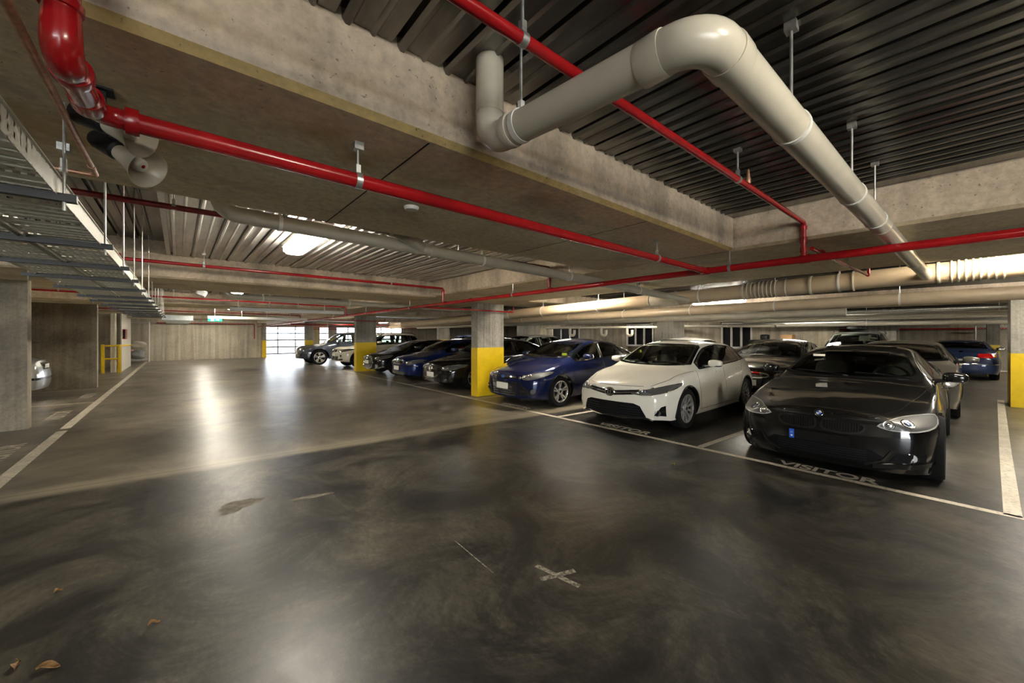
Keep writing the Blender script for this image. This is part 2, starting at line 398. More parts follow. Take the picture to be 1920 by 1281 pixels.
class Car:
    def __init__(s, name, label, loc, col, sp, rz=0, group=None, detail=1, cat='car'):
        s.sp = sp; s.root = empty(name, loc, label, cat, group, rz); s.detail = detail
        s.L, s.W = sp['L'], sp['W']; s.h = s.W/2
        dp = sp.get('drop', .05); sp['zt'] = [(a, b-dp*sstep(.75, 1.3, b)) for a, b in sp['zt']]; sp['zb'] = [(a, b-dp*.8*sstep(.75, 1.3, b)) for a, b in sp['zb']]
        s.zt = pchip(sp['zt']); L = s.L; xc, xh, xt, xb = sp['xc'], sp['xh'], sp['xt'], sp['xb']
        yr = sp.get('yroof', .645)
        s.yt = pchip(sp.get('yt') or [(0,.50),(.3,.66),(xc-.25,.79),(xc,.80),(xh,yr+.02),((xh+xt)/2,yr),(xt,yr-.01),(xb,sp.get('yrb',.72)),(L,.64)])
        s.cr = pchip(sp.get('cr') or [(0,.025),(.4,.05),(xc-.1,.045),(xc,.05),(xh,.06),(xt,.06),(xb,.05),(L,.03)])
        s.zb = pchip(sp['zb'])
        s.yb = pchip(sp.get('yb') or [(0,.80),(.4,.90),(xc,.925),((xh+xt)/2,.93),(xb,.91),(L,.84)])
        s.pw = pchip(sp.get('pw') or [(0,.80),(.04,.86),(.12,.92),(.3,.965),(.8,1),(L-1,1),(L-.35,.965),(L-.12,.92),(L-.04,.87),(L,.82)])
        s.pf = pchip(sp.get('pf') or [(.12,.06),(.28,.01),(.42,0),(.58,.012),(.72,.04),(1.0,.16)])
        s.pr = pchip(sp.get('pr') or [(.15,.08),(.35,.01),(.5,0),(.65,.02),(.9,.10),(1.4,.3)])
        s.zs = sp.get('zs', .20); s.zm = sp.get('zm', .62)
        s.cf, s.crr = sp.get('cf', .22), sp.get('crr', .14)
        s.col = col
        s.body()
    def ring(s, x):
        h = s.h; zt = s.zt(x); c = s.cr(x); yt = s.yt(x)*h; zb = min(s.zb(x), zt-c-.012); yb = s.yb(x)*h
        zm = min(s.zm, zb-.07); sc = s.pw(x); zl = min(.36, zm-.06); zs = s.zs + .03*(1-sstep(0,.3,x)) + .05*sstep(s.L-.3, s.L, x)
        yb = max(yb, yt+.01)
        P = [(0, zt), (.55*yt, zt-.28*c), (yt, zt-c), (yb, zb), (h*1.0, zm), (h*.985, zl), (h*.93, zs)]
        R = [0, .18, .07, .045, .12, .05, 0]; cnt = [6, 7, 10, 6, 6, 4]
        segs = []; ends = []
        pts = []
        tr = []
        for i in range(1, 6):
            a, b, d = P[i-1], P[i], P[i+1]
            la = math.dist(a, b); lb = math.dist(b, d); t = min(R[i], la*.45, lb*.45)
            pa = (b[0]+(a[0]-b[0])*t/la, b[1]+(a[1]-b[1])*t/la); pb = (b[0]+(d[0]-b[0])*t/lb, b[1]+(d[1]-b[1])*t/lb)
            tr.append((pa, b, pb))
        cur = P[0]
        for i in range(6):
            end = tr[i][0] if i < 5 else P[6]
            n = cnt[i]
            pts += [(cur[0]+(end[0]-cur[0])*k/n, cur[1]+(end[1]-cur[1])*k/n) for k in range(n)]
            if i < 5:
                q = qbez(*tr[i], 4); pts += q[:-1]; cur = q[-1]
        pts.append(P[6])
        return [(y*sc, z) for y, z in pts]
    def warp(s, x, y, z):
        a = abs(y)/s.h
        wf = 1-sstep(0, .95, x); wr = 1-sstep(0, .9, s.L-x)
        return x + wf*(s.pf(z)+s.cf*a**2.3) - wr*(s.pr(z)+s.crr*a**2.5)
    def body(s):
        L = s.L; xs = [0, .012, .03, .055, .085, .12, .17, .23, .3]
        n = 78 if s.detail else 46
        xs = xs + list(np.linspace(.36, L-.36, n)) + [L-q for q in reversed(xs)]
        rings = [s.ring(x) for x in xs]; k = len(rings[0])
        mb = MB(); V = []
        for x, r in zip(xs, rings):
            row = [(-y, z) for y, z in reversed(r[1:])] + r
            V.append([(s.warp(x, y, z), y, z) for y, z in row])
        m = 2*k-1
        vs = [p for row in V for p in row]
        fs = [(i*m+j, i*m+j+1, (i+1)*m+j+1, (i+1)*m+j) for i in range(len(xs)-1) for j in range(m-1)]
        mb.add(vs, fs)
        # front and rear caps
        for idx, fl in ((0, 0), (len(xs)-1, 1)):
            r = rings[idx]; x = xs[idx]; nc = 24; cv = []; cf = []
            for y, z in r:
                for t in range(nc+1):
                    yy = y*(2*t/nc-1)
                    zz = z
                    cv.append((s.warp(x, yy, zz), yy, zz))
            # rows of the top are bowed: keep centre height for the crown rows
            for i in range(k-1):
                for t in range(nc):
                    a, b, c, d = i*(nc+1)+t, i*(nc+1)+t+1, (i+1)*(nc+1)+t+1, (i+1)*(nc+1)+t
                    cf.append((a, b, c, d) if fl else (d, c, b, a))
            mb.add(cv, cf)
        s.bvh = BVHTree.FromPolygons([Vector(v) for v in mb.v], mb.f)
        s.mbody = mb; s.k = k; s.xs = xs; s.rings = rings
        s.under = (xs, rings)
    # projection -----------------------------------------------------
    def hit(s, p, d):
        d = Vector(d).normalized(); p = Vector(p)
        o = p - d*4
        q, n, i, t = s.bvh.ray_cast(o, d)
        if q is None:
            q, n, i, t = s.bvh.find_nearest(p)
        if n.dot(d) > 0: n = -n
        return q, n
    def plane(s, d, sd):
        """2D axes of the plane looked at along d (given for the +y side, mirrored by sd)"""
        d = Vector((d[0], d[1]*sd, d[2])).normalized()
        if abs(d.z) > .9: u = Vector((1, 0, 0)); v = Vector((0, 1, 0))
        else:
            v = Vector((0, 0, 1)); v = (v - d*v.dot(d)).normalized(); u = v.cross(d).normalized()
            if abs(d.x) > .5:
                u = u if u.y > 0 else -u
            else: u = u if u.x > 0 else -u
        return d, u, v
    def patch(s, pts, d, sd=1, off=.004, nu=10, nv=5, mb=None, m=0, back=.02, axis='u', rnd=0):
        d, u, v = s.plane(d, sd)
        P = [Vector((p[0], p[1]*sd, p[2])) for p in pts]
        q = [(p.dot(u), p.dot(v)) for p in P]
        for _ in range(rnd): q = chaikin(q)
        if axis == 'v': q = [(b, a) for a, b in q]
        us = sorted(set(round(a, 5) for a, b in q)); lo, hi = us[0], us[-1]
        lv = sorted(set(us + [lo+(hi-lo)*i/nu for i in range(nu+1)]))
        lv = [a for i, a in enumerate(lv) if i == 0 or a-lv[i-1] > 1e-4]
        e = (hi-lo)*1e-3; lv[0] += e; lv[-1] -= e
        rows = []; mb = mb or MB(); off0 = max(P, key=lambda p: -p.dot(d))
        base = sum(P, Vector())/len(P)
        for a in lv:
            ys = []
            for i in range(len(q)):
                (a0, b0), (a1, b1) = q[i], q[(i+1) % len(q)]
                if (a0-a)*(a1-a) < 0 or (a0 != a1 and a0 == a): ys.append(b0+(b1-b0)*(a-a0)/(a1-a0))
            if len(ys) < 2: continue
            b0, b1 = min(ys), max(ys); row = []
            for j in range(nv+1):
                b = b0+(b1-b0)*j/nv
                uu, vv = (a, b) if axis == 'u' else (b, a)
                p = u*uu + v*vv + d*base.dot(d)
                h, n = s.hit(p, d); row.append((h, n))
            rows.append(row)
        nr = len(rows); w = nv+1
        front = [h - d*off*.35 + n*off*.65 for r in rows for h, n in r]
        fs = [(i*w+j, i*w+j+1, (i+1)*w+j+1, (i+1)*w+j) for i in range(nr-1) for j in range(nv)]
        bd = [j for j in range(w)] + [i*w+nv for i in range(1, nr)] + [(nr-1)*w+j for j in range(nv-1, -1, -1)] + [i*w for i in range(nr-2, 0, -1)]
        nf = len(front); vs = front + [front[b] + d*back for b in bd]
        for t in range(len(bd)):
            fs.append((bd[t], bd[(t+1) % len(bd)], nf+(t+1) % len(bd), nf+t))
        # orientation
        t = fs[0]; nrm = (front[t[1]]-front[t[0]]).cross(front[t[3]]-front[t[0]])
        for t in fs[:nf]:
            if len(t) == 4:
                nrm = (front[t[1]]-front[t[0]]).cross(front[t[3]]-front[t[0]]) if max(t) < nf else nrm
                if nrm.length > 1e-8: break
        if nrm.dot(d) > 0: fs = [tuple(reversed(t)) for t in fs]
        return mb.add(vs, fs, m)
    def line(s, pts, d, sd=1, w=.008, off=.002, n=24, mb=None, m=0, closed=False, th=.006):
        """a ribbon w wide that follows the body along a polyline"""
        d, u, v = s.plane(d, sd); mb = mb or MB()
        P = [Vector((p[0], p[1]*sd, p[2])) for p in pts]
        if closed: P = P+[P[0]]
        seg = [0]
        for a, b in zip(P, P[1:]): seg.append(seg[-1]+(b-a).length)
        S = []
        ts = sorted(set([seg[-1]*i/n for i in range(n+1)] + seg))
        for t in ts:
            i = max(j for j in range(len(seg)) if seg[j] <= t+1e-9); i = min(i, len(P)-2)
            f = (t-seg[i])/max(seg[i+1]-seg[i], 1e-9); S.append(P[i].lerp(P[i+1], f))
        H = [s.hit(p, d) for p in S]
        if closed: H[-1] = H[0]
        nn = len(H); vs = []; fs = []
        for i in range(nn):
            if closed: a, b = H[(i-1) % (nn-1)][0], H[(i+1) % (nn-1)][0]
            else: a, b = H[max(i-1, 0)][0], H[min(i+1, nn-1)][0]
            t = (b-a).normalized(); nrm = H[i][1]; sdv = t.cross(nrm).normalized(); c = H[i][0]
            vs += [c - sdv*w/2 + nrm*off, c + sdv*w/2 + nrm*off, c + sdv*w/2 - nrm*th, c - sdv*w/2 - nrm*th]
        for i in range(nn-1):
            a, b = i*4, i*4+4
            fs += [(a, b, b+1, a+1), (a+1, b+1, b+2, a+2), (a+3, b+3, b, a)]
        return mb.add(vs, fs, m)
    def disc(s, p, d, r, sd=1, prof=None, off=0., face=.15, mb=None, m=0, mi=None, n=22, elong=None):
        """a lathed feature sitting on the body at p"""
        d2 = Vector((d[0], d[1]*sd, d[2])).normalized()
        h, nrm = s.hit(Vector((p[0], p[1]*sd, p[2])), d2)
        ax = (nrm*(1-face) - d2*face).normalized()
        mb = mb or MB()
        prof = prof or [(r, -.01), (r, .006), (r*.9, .009), (0, .009)]
        return mb.lathe(prof, h+ax*off, ax, n, m, mi)
    def part(s, name, mb, mt, parent=None, label=None, ang=38):
        o = mb.build(name, mt, parent or s.root, ang=ang)
        if label: o['label'] = label
        return o
    # assembled pieces -----------------------------------------------
    def holes(s, wheels=True):
        sp = s.sp; mb = s.mbody; V = [list(v) for v in mb.v]; keep = [True]*len(mb.f)
        ra = sp['r']+sp.get('gap', .045)
        if wheels:
            for xa in (sp['xa'], sp['xr']):
                zc = sp['r']
                ins = [abs(v[1]) > s.h*.62 and (v[0]-xa)**2+(v[2]-zc)**2 < ra*ra for v in V]
                for fi, f in enumerate(mb.f):
                    c = sum(ins[i] for i in f)
                    if c == len(f): keep[fi] = False
                mv = set(i for fi, f in enumerate(mb.f) if keep[fi] for i in f if ins[i])
                for i in mv:
                    v = V[i]; dx, dz = v[0]-xa, v[2]-zc; q = math.hypot(dx, dz) or 1e-6
                    v[0] = xa+dx/q*ra; v[2] = zc+dz/q*ra
        for poly, ok in s.win:
            for fi, f in enumerate(mb.f):
                if keep[fi] and all(ok(V[i], poly) for i in f): keep[fi] = False
        out = MB(); out.v = [tuple(v) for v in V]; out.f = [f for fi, f in enumerate(mb.f) if keep[fi]]; out.m = [0]*len(out.f)
        o = s.part('body', out, s.col, ang=50); fixn(o)
        ctr = Vector((s.L/2, 0, .6))
        bm = bmesh.new(); bm.from_mesh(o.data)
        big = max(bm.faces, key=lambda f: f.calc_center_median().z)
        if big.normal.z < 0: bmesh.ops.reverse_faces(bm, faces=bm.faces)
        bm.to_mesh(o.data); bm.free(); o.data.polygons.foreach_set('use_smooth', [True]*len(o.data.polygons)); o.data.set_sharp_from_angle(angle=math.radians(42))
        # underside and wheel wells
        u = MB(); rows = [(x, r[-1]) for x, r in zip(s.xs, s.rings)]
        uv = []; 
        for x, (y, z) in rows: uv += [(s.warp(x, y, z), -y*.98, z+.02), (s.warp(x, y, z), y*.98, z+.02)]
        u.add(uv, [(2*i, 2*i+1, 2*i+3, 2*i+2) for i in range(len(rows)-1)])
        for xa in (sp['xa'], sp['xr']):
            for sd in (1, -1):
                pts = [(xa+math.cos(a)*(ra+.012), sp['r']+math.sin(a)*(ra+.012)) for a in np.linspace(-.35, PI+.35, 20)]
                y0, y1 = s.h*.55*sd, s.h*.975*sd
                vs = [(x, y0, z) for x, z in pts] + [(x, y1, z) for x, z in pts]
                u.add(vs, [(i, i+1, 21+i-1+0, 20+i) for i in range(19)] + [tuple(range(20))])
        s.part('underbody', u, 'black')
    def wheels(s, style='five', rim='alloy', tyre='rubber', trim=None):
        sp = s.sp; r = sp['r']; w = sp.get('tw', .215); rr = r*sp.get('rimf', .70)
        for xa in (sp['xa'], sp['xr']):
            for sd in (1, -1):
                yo = sd*(s.h-sp.get('wo', .035)); c = (xa, yo-sd*w, r)
                t = MB(); ax = (0, sd, 0)
                t.lathe([(rr, .0), (r*.93, .0), (r*.985, .02), (r, .045), (r, w-.045), (r*.985, w-.02), (r*.93, w), (rr*1.03, w-.004), (rr, w-.012), (rr*.985, w-.03), (rr*.97, .05)], c, ax, 40)
                to = s.part('wheel', t, tyre)
                g = MB(); o = Vector(c)
                g.lathe([(rr, w-.008), (rr*.95, w-.006), (rr*.92, w-.02), (rr*.90, w-.06), (rr*.9, .04), (.05, .05)], o, ax, 36, mi=[0,0,0,1,1])
                ns, wd0, wd1 = {'five': (5, .042, .035), 'ten': (10, .016, .022), 'split': (5, .05, .06), 'six': (6, .04, .04), 'vee': (5, .03, .03), 'multi': (14, .012, .014)}[style]
                U, Vv, A = basis(ax)
                for k in range(ns):
                    for da in ((-.17, .17) if style in ('split', 'vee') else (0,)):
                        a = 2*PI*k/ns+.3; a2 = a+da
                        dr = U*math.cos(a)+Vv*math.sin(a); dr2 = U*math.cos(a2)+Vv*math.sin(a2); tn = A.cross(dr)
                        ww0 = wd0*(.55 if da else 1); ww1 = wd1*(.55 if da else 1)
                        p0 = o+A*(w-.045)+dr*.03; p1 = o+A*(w-.018)+dr2*rr*.94
                        q = [p0-tn*ww0, p0+tn*ww0, p1+tn*ww1, p1-tn*ww1]
                        g.add(q+[x-A*.03 for x in q], [(0,1,2,3), (0,4,5,1), (1,5,6,2), (2,6,7,3), (3,7,4,0), (7,6,5,4)])
                g.lathe([(.075, w-.05), (.07, w-.03), (.045, w-.022), (0, w-.02)], o, ax, 20)
                ro = fixn(s.part('rim', g, [rim, 'black'], to))
                hb = MB(); hb.lathe([(.03, w-.022), (.028, w-.016), (0, w-.015)], o, ax, 14)
                s.part('hub_cap', hb, 'satin', to)
                if s.detail:
                    bd = MB(); bd.lathe([(rr*.72, w-.10), (rr*.72, w-.085), (.06, w-.085)], o, ax, 24); s.part('brake_disc', bd, 'galv_dark', to)
    def arch(s, mt=None, w=.03, off=.006, label=None):
        sp = s.sp; ra = sp['r']+sp.get('gap', .045)
        for xa in (sp['xa'], sp['xr']):
            for sd in (1, -1):
                pts = [(xa+math.cos(a)*(ra+w*.45), s.h, sp['r']+math.sin(a)*(ra+w*.45)) for a in np.linspace(-.30, PI+.30, 22)]
                mb = s.line(pts, (0, -1, 0), sd, w, off, 30, th=.03)
                o = s.part('wheel_arch', mb, mt or s.col)
                if label: o['label'] = label
    def glazing(s, front='glass_w', side='glass_s', rear='glass_s', pillars=(), xe=None, xr_b=None, xr_t=None, chrome=None, top=.045, bot=.03, winz=None, clear=None, rw=True):
        """windscreen, side windows split at pillars, rear window; x positions in car coordinates"""
        sp = s.sp; h = s.h; s.win = []
        def inpoly(pt, q):
            x, y = pt; c = False; n = len(q)
            for i in range(n):
                (x0, y0), (x1, y1) = q[i], q[(i+1) % n]
                if (y0 > y) != (y1 > y) and x < (x1-x0)*(y-y0)/(y1-y0)+x0: c = not c
            return c
        def shrink(q, k):
            cx = sum(a for a, b in q)/len(q); cy = sum(b for a, b in q)/len(q)
            o = []
            for a, b in q:
                l = math.hypot(a-cx, b-cy); o.append((cx+(a-cx)*(1-k/l), cy+(b-cy)*(1-k/l)))
            return o
        xc, xh, xt, xb = sp['xc'], sp['xh'], sp['xt'], sp['xb']
        # windscreen (seen along x)
        zc = s.zt(xc)+.015; zh = s.zt(xh)-.035; wb = s.yt(xc+.12)*h-.018; wt = s.yt(xh)*h-.02
        if sp.get('wsb'): wb = sp['wsb']
        q = [(wb*math.cos(t)*1.0, zc + .035*abs(math.cos(t))**3) for t in np.linspace(0, PI, 13)]
        q = q + [(-wb+(wb-wt)*k/4, zc+.035+(zh-.05-zc-.035)*k/4) for k in range(1, 5)]
        q += [(-wt*math.cos(t), zh-.05+.05*math.sin(t)**.5) for t in np.linspace(0, PI, 9)][1:]
        q += [(wt+(wb-wt)*k/4, zh-.05+(zc+.035-zh+.05)*k/4) for k in range(1, 4)]
        ws = [(0, a, b) for a, b in q]
        s.ws = ws
        s.part('windscreen', s.patch(ws, (1, 0, 0), 1, .003, 26, 14, back=.004), front)
        fr = s.line(ws, (1, 0, 0), 1, .05, .005, 90, closed=True, th=.004)
        s.part('windscreen_seal', fr, 'frit')
        s.win.append((shrink(q, .03), lambda v, p: xc-.3 < v[0] < xh+.2 and inpoly((v[1], v[2]), p)))
        # side windows
        x0 = xe if xe else xc+.28; x1b = xr_b or xt; x1t = xr_t or xt-.25
        up = lambda x: s.zt(x)-s.cr(x)-top; dn = lambda x: s.zb(x)+bot
        if winz: dn = winz
        cuts = [None]+list(pillars)+[None]
        for i in range(len(cuts)-1):
            a = cuts[i]; b = cuts[i+1]
            # pillar = (x_bottom, x_top, half gap)
            def edge(pil, sg):
                return (lambda z: pil[0]+(pil[1]-pil[0])*(z-.95)/.4 + sg*pil[2])
            n = 12; P = []
            xa = x0 if a is None else min(a[0], a[1])-.05; xb2 = max(x1b, x1t) if b is None else max(b[0], b[1])+.05
            bl = []; tl = []
            for k in range(41):
                x = xa+(xb2-xa)*k/40; l, u = dn(x), up(x)
                if u-l < .02: continue
                def okk(x, z):
                    if a is not None and x < edge(a, 1)(z): return False
                    if b is not None and x > edge(b, -1)(z): return False
                    if b is None:
                        zz0, zz1 = dn(x1b), up(x1t)
                        xx = x1b+(x1t-x1b)*(z-zz0)/max(zz1-zz0, .01)
                        if x > xx: return False
                    return True
                zs = [l+(u-l)*t/30 for t in range(31)]; g = [z for z in zs if okk(x, z)]
                if len(g) < 2: continue
                bl.append((x, g[0])); tl.append((x, g[-1]))
            if len(bl) < 3: continue
            q = bl + tl[::-1]; q = [p for j, p in enumerate(q) if j == 0 or math.dist(p, q[j-1]) > .004]
            for sd in (1, -1):
                pts = [(x, h, z) for x, z in q]
                s.part('side_window', s.patch(pts, (0, -1, 0), sd, .003, 14, 8, back=.004), side)
                o = s.part('window_trim', s.line(pts, (0, -1, 0), sd, .024, .005, 60, closed=True, th=.004), 'frit' if not chrome else 'frit')
                if chrome:
                    s.part('window_moulding', s.line([(x, h, z-.008) for x, z in bl], (0, -1, 0), sd, .014, .008, 20), 'chrome')
                    s.part('window_moulding', s.line([(x, h, z+.008) for x, z in tl], (0, -1, 0), sd, .012, .008, 24), 'chrome')
            cc = clear if clear else True
            s.win.append((shrink(q, .02), lambda v, p: abs(v[1]) > h*.5 and v[2] > .7 and inpoly((v[0], v[2]), p)))
        for pil in pillars:
            for sd in (1, -1):
                xa_, xb_ = pil[0], pil[1]; g_ = pil[2]+.012
                lo_, hi_ = dn(xa_)-.004, up(xb_)+.004
                s.part('pillar_trim', s.patch([(xa_-g_, h, lo_), (xa_+g_, h, lo_), (xb_+g_, h, hi_), (xb_-g_, h, hi_)], (0, -1, 0), sd, .0035, 6, 6, back=.004, axis='v'), 'satin')
        if rw:
            z0 = s.zt(xb)+.04; z1 = s.zt(xt)-.04; wb = s.yt(xb-.1)*h-.06; wt = s.yt(xt)*h-.06
            q = [(wb, z0), (-wb, z0), (-wt, z1), (wt, z1)]; pts = [(s.L, a, b) for a, b in q]
            s.part('rear_window', s.patch(pts, (-1, 0, 0), 1, .003, 14, 8, back=.004), rear)
            s.part('rear_window_seal', s.line(pts, (-1, 0, 0), 1, .04, .005, 50, closed=True, th=.004), 'frit')
            s.win.append((shrink(q, .03), lambda v, p: v[0] > xt-.2 and inpoly((v[1], v[2]), p)))
    def mirrors(s, x=None, z=None, mt=None, size=(.088, .108, .062), y=None, cap=None):
        x = x if x is not None else s.sp['xc']+.45; z = z or s.zb(x)+.07
        for sd in (1, -1):
            yy = (y or s.h+.09)*sd
            def tp(p): 
                f = 1-.25*max(0, p.y*sd/size[1]); return Vector((p.x*f, p.y, p.z*f))
            mb = MB().sup((x, yy, z), size, .6, nu=22, nv=14, taper=tp)
            o = s.part('wing_mirror', mb, mt or s.col)
            hh, nn = s.hit((x, s.h*sd, z-.055), (0, -sd, 0))
            s.part('mirror_arm', MB().tube([hh-nn*.01, Vector((x, yy-sd*.06, z-.045))], [.028, .022], 10), 'satin', o)
            s.part('mirror_glass', MB().sup((x+size[0]*.80, yy, z), (.022, size[1]*.86, size[2]*.8), .6, nu=18, nv=10), 'chrome', o)
            s.part('mirror_base', MB().sup((x, yy, z-size[2]*.62), (size[0]*.86, size[1]*.9, size[2]*.36), .7, nu=18, nv=10), 'satin', o)
    def handles(s, xs, z, mt=None):
        for x in xs:
            for sd in (1, -1):
                hh, nn = s.hit((x, s.h*sd, z), (0, -sd, 0))
                s.part('door_handle', MB().sup(hh+nn*.015, (.10, .016, .016), .5, nu=16, nv=8), mt or s.col)
    def seams(s, polys, name='panel_gap', w=.007):
        """polys: list of (points, direction, both sides)"""
        for pts, d, both in polys:
            for sd in ((1, -1) if both else (1,)):
                s.part(name, s.line(pts, d, sd, w, .0012, 40), 'satin')
    def cabin(s, seats=True, wheel=-1, dash='cabin', dz=0.0, light=False):
        sp = s.sp; xc, xh = sp['xc'], sp['xh']; h = s.h; zc = s.zt(xc)
        mb = MB().sup((xc+.42, 0, zc-.16+dz), (.36, h*.80, .16), .4, nu=24, nv=12)
        s.part('dashboard', mb, dash)
        fl = MB().box((xc+.3, -h*.82, .28), (sp['xb']-.1, h*.82, .34)); s.part('cabin_floor', fl, 'cabin')
        if seats:
            for x, w, k in ((xc+1.35, .24, 2), (sp['xt']-.25 if sp['xt']-.25 > xc+2.0 else xc+2.1, .22, 2)):
                for y in (-.37, .37):
                    st = MB().sup((x-.22, y, .50), (.25, w, .12), .4).sup((x+.07, y, .78), (.08, w*.95, .32), .4, rot=Matrix.Rotation(.2, 3, 'Y'))
                    o = s.part('seat', st, 'seat')
                    hd = MB().sup((x+.13, y, min(1.13, s.zt(x)-.22)), (.045, .12, .085), .6); s.part('headrest', hd, 'seat', o)
        if wheel:
            y = .37*wheel; c = Vector((xc+.80, y, zc-.02+dz)); ax = Vector((1, 0, .45)).normalized(); U, Vv, A = basis(ax)
            ring = [c+(U*math.cos(a)+Vv*math.sin(a))*.185 for a in np.linspace(0, 2*PI, 25)[:-1]]
            mb = MB().tube(ring, .016, 8, closed=True)
            for a in (0.3, PI-.3, -PI/2): mb.tube([c, c+(U*math.cos(a)+Vv*math.sin(a))*.18], .014, 6)
            mb.lathe([(.06, -.01), (.055, .02), (0, .03)], c, -ax, 14)
            s.part('steering_wheel', mb, 'satin')
        # interior mirror
        s.part('rear_view_mirror', MB().sup((xh-.12, 0, s.zt(xh)-.13), (.02, .12, .035), .5), 'satin')
    def wipers(s):
        z = s.zt(s.sp['xc'])+.025
        for y0, y1, dz in ((-.02, .58, .035), (-.62, -.08, .035)):
            s.part('wiper', s.line([(0, y0, z), (0, (y0+y1)/2, z+dz*.8), (0, y1, z+dz*1.1)], (1, 0, 0), 1, .016, .018, 16, th=.0), 'satin')
    def plate_at(s, z, w=.37, hh=.125, mt='plate', y=0, tilt=.0, off=.012, d=1, name='number_plate', label=None):
        p, n = s.hit((0 if d > 0 else s.L, y, z), (d, 0, 0))
        x = p.x - d*off
        mb = MB(); t = .006
        q = rrect(w, hh, .012)
        mb.prism(q, 0, t, f=lambda a, b, k: (x - d*k + b*tilt*d, y+a, z+b))
        return fixn(s.part(name, mb, mt, label=label)), x
    def tail(s, z, zh, y0, y1, mt='taillight'):
        for sd in (1, -1):
            s.part('tail_lamp', s.patch([(s.L, y0, z), (s.L, y1, z), (s.L, y1, z+zh), (s.L, y0, z+zh)], (-1, -.35, 0), sd, .006, 10, 4), mt)
    def lamp(s, pts, d=(1, -.35, 0), housing='lens', refl=(), rim=None, name='headlight', rnd=1, axis='u', proj='proj'):
        for sd in (1, -1):
            o = s.part(name, s.patch(pts, d, sd, .006, 16, 6, rnd=rnd, axis=axis), housing)
            if rim: s.part('lamp_rim', s.line(chaik3(pts, rnd), d, sd, rim[0], .009, 60, closed=True), rim[1], o)
            for (y, z, r, kind) in refl:
                x0 = 0
                mb = s.disc((x0, y, z), d, r, sd, [(r, -.01), (r, .004), (r*.95, .006), (r*.86, .005), (r*.80, .001), (r*.55, .0005)], face=0., off=.004)
                ro = s.part('lamp_ring', mb, 'chrome', o)
                mb = s.disc((x0, y, z), d, r, sd, [(r*.58, -.002), (r*.54, .003), (r*.34, .006), (0, .007)], face=0., off=.005)
                s.part('projector_lens' if kind == 'p' else 'lamp_bulb', mb, proj if kind == 'p' else 'reflector', ro)

def chaikin(q):
    o = []
    for i in range(len(q)):
        a, b = q[i], q[(i+1) % len(q)]
        o += [(a[0]*.75+b[0]*.25, a[1]*.75+b[1]*.25), (a[0]*.25+b[0]*.75, a[1]*.25+b[1]*.75)]
    return o
def chaik3(P, k):
    for _ in range(k):
        o = []
        for i in range(len(P)):
            a, b = P[i], P[(i+1) % len(P)]
            o += [tuple(a[j]*.75+b[j]*.25 for j in range(3)), tuple(a[j]*.25+b[j]*.75 for j in range(3))]
        P = o
    return P
def rrect(w, h, r, n=4):
    o = []
    for cx, cy, a0 in ((w/2-r, h/2-r, 0), (-w/2+r, h/2-r, PI/2), (-w/2+r, -h/2+r, PI), (w/2-r, -h/2+r, 1.5*PI)):
        for k in range(n+1):
            a = a0+PI/2*k/n; o.append((cx+r*math.cos(a), cy+r*math.sin(a)))
    return o
# ------------------------------------------------------------------ the building
S, CZ = 2.306, 2.61
XW, XE, YS, YN = -9.0, 27.0, -9.0, 35.0
def fl(name, lo, hi, mt, label): return struct(name, MB().box(lo, hi), mt, label, at=(0, 0, 0))

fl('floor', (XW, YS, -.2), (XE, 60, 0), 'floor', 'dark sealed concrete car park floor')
fl('ceiling_slab', (XW, YS, 2.98), (XE, YN, 3.15), 'soffit', 'concrete slab above the steel decking')

def deck(x0, x1, y0, y1, z, label, mt='deck'):
    """ribbed steel decking: flat pans 0.2 wide, a folded groove between pans, a small rib mid pan"""
    prof = []; x = x0
    while x < x1-.19:
        prof += [(x, z), (x+.002, z+.035), (x+.020, z+.035), (x+.022, z), (x+.034, z-.016), (x+.048, z-.016), (x+.060, z), (x+.118, z), (x+.127, z-.012), (x+.135, z-.012), (x+.144, z)]
        x += .2
    prof += [(x, z), (x1, z)]
    n = len(prof); mb = MB()
    mb.add([(a, y0, b) for a, b in prof]+[(a, y1, b) for a, b in prof], [(i, i+1, n+i+1, n+i) for i in range(n-1)])
    o = struct('ceiling', mb, mt, label, ang=15); return o

bands = [(1.385, 2.90), (7.0, 8.62), (13.0, 14.6), (18.8, 20.4), (24.6, 26.2)]
yy = [YS]+[v for b in bands for v in b]+[YN]
for i in range(0, len(yy), 2):
    y0, y1 = yy[i], yy[i+1]
    nm = 'ribbed steel ceiling deck over the driving aisle, bay %s' % ['beside the first beam', 'with the lamp between the first two beams', 'past the second beam', 'past the third beam', 'past the fourth beam', 'by the roller door'][i//2]
    if i == 2:
        deck(-.09, 3.99, y0, y1, CZ, nm, 'deck_lamplit'); deck(XW, -.09, y0, y1, 2.78, 'higher ribbed steel ceiling deck above the cable tray')
        struct('ceiling_step', MB().box((-.13, y0, CZ-.004), (-.088, y1, 2.80)), 'galv', 'folded steel edge between two ceiling deck levels')
    else:
        deck(XW, 3.99, y0, y1, CZ, nm)
rb = [YS, 7.0, 8.62, 15.6, 17.2, 24.1, 25.7, YN]
for i in range(0, len(rb), 2):
    deck(6.2, 13.0, rb[i], rb[i+1], CZ, 'ribbed steel ceiling deck above the big pipes, %s' % ('beside the side lane', 'behind the near column', 'farther along', 'at the far end')[i//2])
    deck(15.2, XE, rb[i], rb[i+1], CZ, 'ribbed steel ceiling deck over the second aisle, %s' % ('beside the side lane', 'behind the near column', 'farther along', 'at the far end')[i//2])

